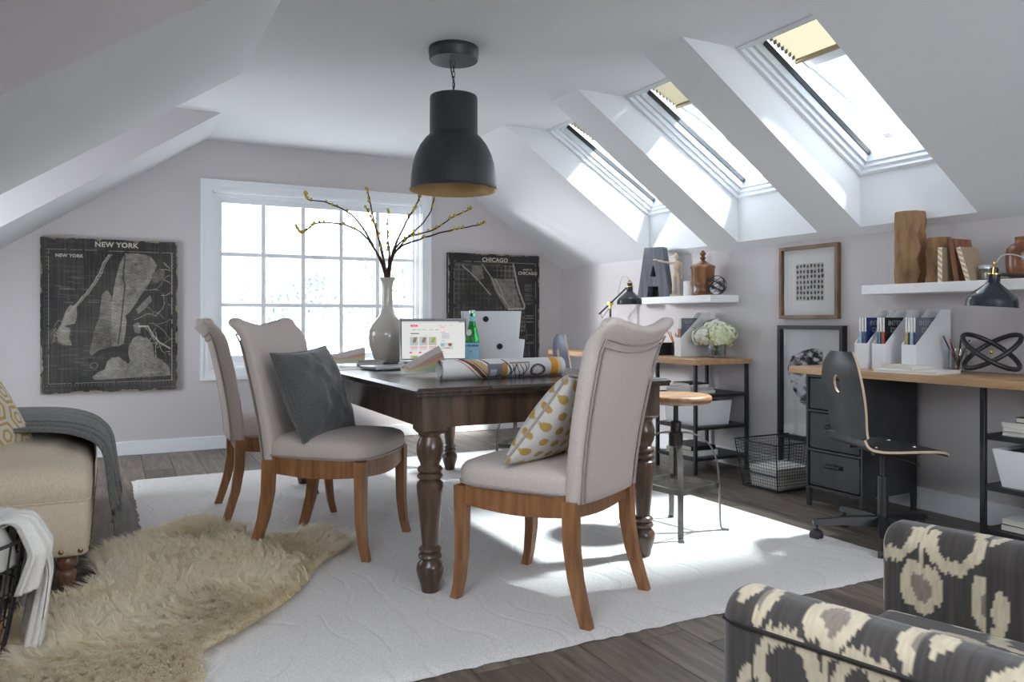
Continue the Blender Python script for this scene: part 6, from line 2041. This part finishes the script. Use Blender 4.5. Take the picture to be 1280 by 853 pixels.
def geo_pillow():
    t = thing('throw_pillow', 'cream pillow with gold geometric embroidery on the sofa', 'pillow')
    F, B, e, u, v = pillow_mesh(.43, .43, .15, n=150)
    def pat(u, v):
        c = np.ones(u.shape + (3,)) * np.array((.66, .60, .51))
        X, Y = u * .215 / .125, v * .215 / .125
        q = np.abs(np.round(X)); i = np.round(X); yo = Y + .5 * (i % 2)
        dx = X - i; dy = yo - np.round(yo)
        d = np.maximum(np.abs(dy), np.abs(dy) * .5 + np.abs(dx) * .87)
        c[np.abs(d - .40) < .055] = (.50, .33, .10); c[(d < .22) & (d > .13)] = (.50, .33, .10)
        return c
    build('front_cover', MB().grid(F), 'knitprint', t, sharp=0, colors=pat(u, v)); build('back_cover', MB().grid(B), 'sofa', t, sharp=0)
    build('piping', MB().tube(e, .005, 6, closed=True), 'sofa', t)
    t.matrix_world = Matrix.Translation((-.46, 3.62, .655)) @ Matrix.Rotation(rad(62), 4, 'Z') @ Matrix.Rotation(rad(62), 4, 'X') @ Matrix.Rotation(rad(4), 4, 'Z')
geo_pillow()

def throw():
    t = thing('throw_blanket', 'grey ribbed knit throw with tassels hanging over the sofa front', 'blanket')
    # path over the seat and down its front (x,z), and y along the sofa
    path = [(-.70, .572), (-.5, .580), (-.3, .578), (-.18, .566), (-.10, .540), (-.055, .505), (-.036, .455), (-.028, .39), (-.022, .33), (-.016, .28), (-.012, .25)]
    fine = []
    for i in range(len(path) - 1):
        p0, p1, p2, p3 = (Vector((*path[max(0, min(len(path) - 1, i + k))], 0)) for k in (-1, 0, 1, 2))
        for q in range(6):
            u_ = q / 6
            fine.append(0.5 * ((2 * p1) + (-p0 + p2) * u_ + (2 * p0 - 5 * p1 + 4 * p2 - p3) * u_ ** 2 + (-p0 + 3 * p1 - 3 * p2 + p3) * u_ ** 3))
    fine.append(Vector((*path[-1], 0)))
    def sheet(y0, y1, nv, lift, folds, amp, cut, seed, flare):
        n = int(len(fine) * cut); P = np.zeros((n, nv, 3)); Q = np.zeros((n, nv, 3))
        for i in range(n):
            a = fine[max(i - 1, 0)]; b = fine[min(i + 1, n - 1)]
            tn = (b - a).normalized(); nn = Vector((-tn.y, tn.x)) if tn.x > 0 else Vector((-tn.y, tn.x))
            f = i / (n - 1)
            for j in range(nv):
                v = j / (nv - 1)
                wv = .5 + .5 * math.sin(v * folds * 2 * PI + seed + 1.2 * math.sin(f * 3 + seed))
                wv2 = .5 + .5 * math.sin(v * folds * 4.7 * PI + seed * 2 + f * 2)
                off = lift + amp * (wv * .75 + wv2 * .25) * (.5 + .9 * f) * (math.sin(PI * min(1, max(0, v * 1.0))) ** .25)
                rib = .0016 * math.sin(v * nv * 1.05)
                y = y0 + (y1 - y0) * v + (v - .5) * flare * f + .012 * math.sin(f * 5 + v * 6 + seed)
                P[i, j] = (fine[i].x + nn.x * (off + rib), y, fine[i].y + nn.y * (off + rib))
        return P
    P1 = sheet(3.60, 3.99, 90, .006, 2.2, .026, 1.0, .6, -.06)
    P2 = sheet(3.88, 4.45, 90, .012, 1.8, .026, .97, 2.4, .05)
    for P in (P1, P2):
        m = MB().grid(P)
        o = build('knit_panel', m, 'throw', t, sharp=0, normals=False)
        mod = o.modifiers.new('thick', 'SOLIDIFY'); mod.thickness = .008; mod.offset = 1
        end = P[-1]
        for j in range(2, 90, 5):
            p = Vector(end[j]); rr = random.Random(j)
            L = rr.uniform(.05, .085)
            pts = [p + Vector((.002, 0, 0)), p + Vector((rr.uniform(-.002, .01), rr.uniform(-.006, .006), -L * .35)), p + Vector((rr.uniform(0, .012), rr.uniform(-.01, .01), -L * .42)), p + Vector((rr.uniform(0, .012), rr.uniform(-.012, .012), -L))]
            build('tassel', MB().tube(pts, [.004, .004, .0065, .006], 6), 'throw', t)
throw()

# ================================================================== WIRE BASKET WITH WHITE BLANKET
def log_basket():
    c = Vector((-.465, 2.71, .032))
    t = thing('log_basket', 'tall round black wire basket of logs at the left bottom edge', 'basket', c)
    R0, R1, h = .175, .24, .365
    def P(a, z): 
        r = R0 + (R1 - R0) * (z / h) ** .8
        return Vector((r * math.cos(a), r * math.sin(a), z))
    build('rim', MB().tube([P(2 * PI * k / 48, h) for k in range(48)], .0055, 8, closed=True), 'black', t)
    for k in range(1, 5):
        build('hoop', MB().tube([P(2 * PI * q / 48, h * k / 5) for q in range(48)], .003, 6, closed=True), 'black', t)
    build('hoop', MB().tube([P(2 * PI * q / 48, .003) for q in range(48)], .0045, 6, closed=True), 'black', t)
    for k in range(26):
        a = 2 * PI * k / 26
        build('upright', MB().tube([P(a, h * q / 5) for q in range(6)], .003, 6), 'black', t)
    build('base_wire', MB().tube([(-R0, 0, .003), (R0, 0, .003)], .003, 6).tube([(0, -R0, .003), (0, R0, .003)], .003, 6), 'black', t)
    # contents
    for i, (x, y, z, r, L, rz, ry, lab) in enumerate(((.04, -.05, .165, .05, .30, 1.2, .15, 'split log lying across the black wire basket under the white blanket'), (-.05, .06, .165, .045, .28, 1.5, -.1, 'second log at the back of the black wire basket'))):
        lg = thing('log', lab, 'log', c + Vector((x, y, z)), rot=(0, ry, rz))
        build('bark', MB().tube([(-L / 2, 0, 0), (L / 2, 0, 0)], r, 14), 'logbark', lg)
        build('cut_face', MB().lathe([(0, 0), (r * .88, 0), (r * .88, .002), (0, .002)], 14, T(L / 2, 0, 0, ry=rad(90))), 'mann', lg)
        build('cut_face', MB().lathe([(0, 0), (r * .88, 0), (r * .88, .002), (0, .002)], 14, T(-L / 2 - .002, 0, 0, ry=rad(90))), 'mann', lg)
    rp = thing('rope_coil', 'straw coloured rope coil in the bottom of the black wire basket', 'rope', c + Vector((.0, .0, .006)))
    pts = []
    for k in range(150):
        a = 2 * PI * k / 22; z = .014 + .016 * (k // 22) + .016 * (k % 22) / 22
        r = .155 + .02 * (z / .12)
        pts.append((r * math.cos(a), r * math.sin(a), z))
    build('rope', MB().tube(pts, .010, 8), 'wicker', rp)
    # blanket spilling over the near right side of the rim
    bl = thing('blanket', 'white ribbed knit blanket stuffed in the wire basket and hanging over its rim', 'blanket', c)
    def ribbon(a0, a1, nv, inner, drop, seed, lift, tw):
        n = 46; G = np.zeros((n, nv, 3))
        for i in range(n):
            f = i / (n - 1)
            for j in range(nv):
                v = j / (nv - 1); a = a0 + (a1 - a0) * v
                if f < .5:
                    g = f / .5
                    r = inner + (R1 + .005 - inner) * g
                    z = h * .62 + (h * .38 + .026 + lift) * math.sin(g * PI / 2) + .03 * math.sin(g * PI) 
                else:
                    g = (f - .5) / .5
                    r = R1 + .008 + .045 * math.sin(min(1, g * 2.2) * PI / 2) - .05 * max(0, g - .3)
                    z = h + .026 + lift - (drop * g) - .028 * math.sin(min(1, g * 3) * PI / 2)
                fold = .016 * math.sin(v * 3 * 2 * PI + seed + f * 1.5) * (.3 + f)
                rib = .003 * math.sin(v * nv * 1.3)
                a_ = a + tw * f * (v - .5) + .03 * math.sin(f * 4 + seed)
                rr_ = r + fold + rib
                G[i, j] = (rr_ * math.cos(a_), rr_ * math.sin(a_), max(z + .3 * fold, .012))
        return G
    n1, n2 = 40, 60
    G = np.zeros((n1, n2 + 1, 3)); seedr = 4
    for i in range(n1):
        f = i / (n1 - 1)
        for j in range(n2 + 1):
            a = 2 * PI * j / n2
            rr_ = .215 * math.sin(f * PI / 2) ** .8
            w_ = .5 + .5 * math.sin(3 * a + 5 * f) * math.sin(2 * a + 1.3)
            G[i, j] = (rr_ * math.cos(a), rr_ * math.sin(a), .415 - .13 * f ** 2.2 + .035 * w_ * math.sin(f * PI) + .002 * math.sin(j * 2.1))
    build('knit_fold', MB().grid(G), 'whiteknit', bl, sharp=0, normals=False)
    for (a0, a1, inner, drop, seed, lift, tw) in ((-.20, .62, .06, .335, .4, .006, -.15), (-.34, .20, .05, .17, 2.0, .022, .1), (.35, 1.05, .04, .24, 3.1, .010, .0)):
        o = build('knit_panel', MB().grid(ribbon(a0, a1, 70, inner, drop, seed, lift, tw)), 'whiteknit', bl, sharp=0, normals=False)
        mod = o.modifiers.new('thick', 'SOLIDIFY'); mod.thickness = .010; mod.offset = 0
log_basket()

# ================================================================== IKAT ARMCHAIR
def ikat(u, v, top=0.0):
    """woven ikat motifs, feathered along the warp (v)"""
    col = np.floor(u / .0035)
    j = (vnoise(col * .31 + 13, v / .05, 5) - .5) * .020 + (vnoise(col * 1.0, np.zeros_like(u), 6) - .5) * .013
    v = v + j
    c = np.ones(u.shape + (3,)) * np.array((.055, .049, .045))
    st = .75 + .5 * vnoise(col * 1.7, v * 12, 8)
    c *= st[..., None]
    cream = np.array((.50, .43, .31)); taupe = np.array((.215, .18, .148))
    u = u / .82; v = v / .82
    p, q = .30, .44
    ci = np.round(u / p); uu = u - ci * p
    vv0 = v + (ci % 2) * q / 2
    vv = vv0 - np.round(vv0 / q) * q
    def put(m, col_): c[m] = (np.asarray(col_) * (.82 + .3 * vnoise(col[m] * 1.3, v[m] * 40, 9))[:, None])
    E = lambda x, y, rx, ry: ((uu - x) / rx) ** 2 + ((vv - y) / ry) ** 2
    a = np.abs(uu)
    # scroll arms
    for s in (.075,):
        d = np.hypot((a - s) / 1.0, (vv + .02) / 1.25)
        put((np.abs(d - .056) < .0135) & (vv > -.045), cream)
        put(((a - s - .045) / .02) ** 2 + ((vv + .085) / .045) ** 2 < 1, cream)
    put((a > .115) & (((a - .15) / .035) ** 2 + ((vv - .12) / .07) ** 2 < 1), cream)
    put(((a - .15) / .014) ** 2 + ((vv - .12) / .035) ** 2 < 1, taupe)
    # stem and rosette
    put((a < .0065) & (vv > -.2) & (vv < .1), cream)
    put(E(0, .115, .052, .068) < 1, cream); put(E(0, .115, .026, .036) < 1, taupe)
    put(E(0, -.155, .045, .05) < 1, cream); put(E(0, -.155, .016, .03) < 1, taupe)
    put((np.abs(a - .03) < .012 + .05 * (vv + .20).clip(0, .04)) & (vv > -.20) & (vv < -.165), cream)
    return c
def armchair():
    rz = rad(15)
    t = thing('armchair', 'charcoal and cream ikat patterned armchair at the lower right corner', 'armchair', (1.345, .735, 0), rz)
    MT['ikat'] = attr_mat('ikat_weave', .9, bump=.25, sheen=.25, spec=.2)
    AW, AH, AL = .115, .585, .74
    def rounded(w, z0, z1, r, step=.0042):
        """closed outline (x,z) from the outer bottom, over the top, to the inner bottom"""
        pts = []
        z = z0
        while z < z1 - r: pts.append((-w / 2, z)); z += step
        n = max(6, int(PI * r / 2 / step))
        for q in range(n + 1):
            a = PI - PI / 2 * q / n; pts.append((-w / 2 + r + r * math.cos(a), z1 - r + r * math.sin(a)))
        x = -w / 2 + r + step
        while x < w / 2 - r: pts.append((x, z1)); x += step
        for q in range(n + 1):
            a = PI / 2 - PI / 2 * q / n; pts.append((w / 2 - r + r * math.cos(a), z1 - r + r * math.sin(a)))
        z = z1 - r - step
        while z > z0: pts.append((w / 2, z)); z -= step
        return pts
    def swept(outline, y0, y1, cap_r, ref, step=.0042, seam=None, du=0.0):
        """sweep the outline along y with a rounded front end; returns mesh and colours"""
        o = np.array(outline); cen = np.array((o[:, 0].mean(), o[:, 1].mean()))
        per = np.concatenate([[0], np.cumsum(np.hypot(*(o[1:] - o[:-1]).T))])
        ysl = list(np.arange(y0, y1 - cap_r, step)); sc = [0] * len(ysl)
        for q in range(1, 9):
            a = PI / 2 * q / 8; ysl.append(y1 - cap_r + cap_r * math.sin(a)); sc.append(cap_r * (1 - math.cos(a)))
        # flat front face: shrink towards the spine in dense steps
        spans = np.arange(step, .5, step)
        w = o[:, 0].max() - o[:, 0].min(); rows = []
        for y, s in zip(ysl, sc):
            k = 1 - 2 * s / w
            zz = np.where(o[:, 1] > o[:, 1].min() + .001, o[:, 1] - s * np.clip((o[:, 1] - (o[:, 1].max() - w / 2)) / (w / 2), 0, 1), o[:, 1])
            rows.append(np.stack([(o[:, 0] - cen[0]) * k + cen[0], np.full(len(o), y), zz], -1))
        last = rows[-1]; flat_from = len(rows)
        kk = 1.0; w2 = w - 2 * cap_r
        steps = max(3, int(w2 / 2 / step))
        for q in range(1, steps + 1):
            k = 1 - q / steps
            r_ = last.copy(); r_[:, 0] = (last[:, 0] - cen[0]) * k + cen[0]
            top_ = last[:, 2].max(); r_[:, 2] = np.minimum(last[:, 2], top_ - (1 - k) * .012)
            rows.append(r_)
        P = np.array(rows)
        # pattern coordinates: length along y, height/perimeter
        Uc = P[:, :, 1].copy(); Vc = np.tile(per, (len(rows), 1))
        Uc[flat_from - 4:] = y1 + np.abs(P[flat_from - 4:, :, 0] - last[None, :, 0]) 
        c = ikat(Uc + du, Vc - ref)
        return MB().grid(P), c
    for s, nm in ((-1, 'left'), (1, 'right')):
        out = rounded(AW, .10, AH, .05)
        m, c = swept(out, -.40, .37, .03, .22, du=.06 if s < 0 else .21)
        if s > 0: m.v = [(-x, y, z) for x, y, z in m.v]
        o = build('arm', m, 'ikat', t, colors=c, sharp=60)
        o.location = (s * (.37 - AW / 2), 0, 0)
        # welt along the outer top edge
        yy = [(-s * 0 + s * (AW / 2 - .0005), y, AH - .048) for y in np.linspace(-.39, .34, 20)] + [(s * (AW / 2 - .012), .364, AH - .048), (s * (AW / 2 - .045), .372, AH - .05)]
        build('welt', MB().tube(yy, .0042, 6), 'gun', o)
    def panel(name, x0, x1, y0, y1, z0, z1, r, du, dv, nx_=None):
        """soft cushion block with pattern on top and front"""
        n = 100
        u, v = np.meshgrid(np.linspace(-1, 1, n), np.linspace(-1, 1, n), indexing='ij')
        X = (x0 + x1) / 2 + u * (x1 - x0) / 2; Y = (y0 + y1) / 2 + v * (y1 - y0) / 2
        e = np.clip(np.minimum((1 - np.abs(u)) * (x1 - x0) / 2, (1 - np.abs(v)) * (y1 - y0) / 2) / r, 0, 1)
        Zt = z1 - r * (1 - np.sqrt(1 - (1 - e) ** 2)) + .02 * (1 - u ** 2) * (1 - v ** 2)
        F_ = np.stack([X, Y, Zt], -1)
        c = ikat(X + du, Y + dv)
        ob = build(name, MB().grid(F_), 'ikat', t, colors=c, sharp=0)
        n2 = 40
        # front drop
        u, v = np.meshgrid(np.linspace(-1, 1, n), np.linspace(0, 1, n2), indexing='ij')
        X = (x0 + x1) / 2 + u * (x1 - x0) / 2; Zf = z0 + v * (z1 - r - z0)
        build(name + '_front', MB().grid(np.stack([X, np.full_like(X, y1), Zf], -1)), 'ikat', t, colors=ikat(X + du, y1 + dv + (z1 - Zf)), sharp=0)
        return ob
    xi = .37 - AW - .002
    panel('seat_cushion', -xi, xi, -.30, .36, .31, .415, .045, .0, .1)
    panel('seat_base', -xi, xi, -.36, .345, .10, .305, .01, .0, .3)
    # back, out of the frame to the lower right
    out = rounded(2 * xi, .10, .80, .06, .012)
    o_ = np.array(out)
    P = np.stack([np.stack([o_[:, 0], np.full(len(o_), y), o_[:, 1]], -1) for y in np.arange(-.44, -.28, .012)])
    per = np.concatenate([[0], np.cumsum(np.hypot(*(o_[1:] - o_[:-1]).T))])
    build('backrest', MB().grid(P).grid(np.stack([P[-1] * [k, 1, 1] + [0, 0, (1 - k) * .0] for k in (1, .8, .6, .4, .2, 0)])), 'velvet', t, normals=False)
    for (x, y) in ((-.32, .32), (.32, .32), (-.32, -.36), (.32, -.36)):
        build('leg', MB().loft([(x, y, 0, .016, .016), (x, y, .10, .022, .022)]), 'leg', t)
    # cushion
    pl = thing('throw_pillow', 'plain taupe grey pillow on the ikat armchair', 'pillow')
    F, B, e, u, v = pillow_mesh(.40, .40, .14)
    build('front_cover', MB().grid(F), 'piping', pl, sharp=0); build('back_cover', MB().grid(B), 'piping', pl, sharp=0)
    build('piping', MB().tube(e, .005, 6, closed=True), 'piping', pl)
    pl.matrix_world = Matrix.Translation((1.345, .735, 0)) @ Matrix.Rotation(rz, 4, 'Z') @ Matrix.Translation((.02, -.16, .575)) @ Matrix.Rotation(rad(180), 4, 'Z') @ Matrix.Rotation(rad(62), 4, 'X')
armchair()
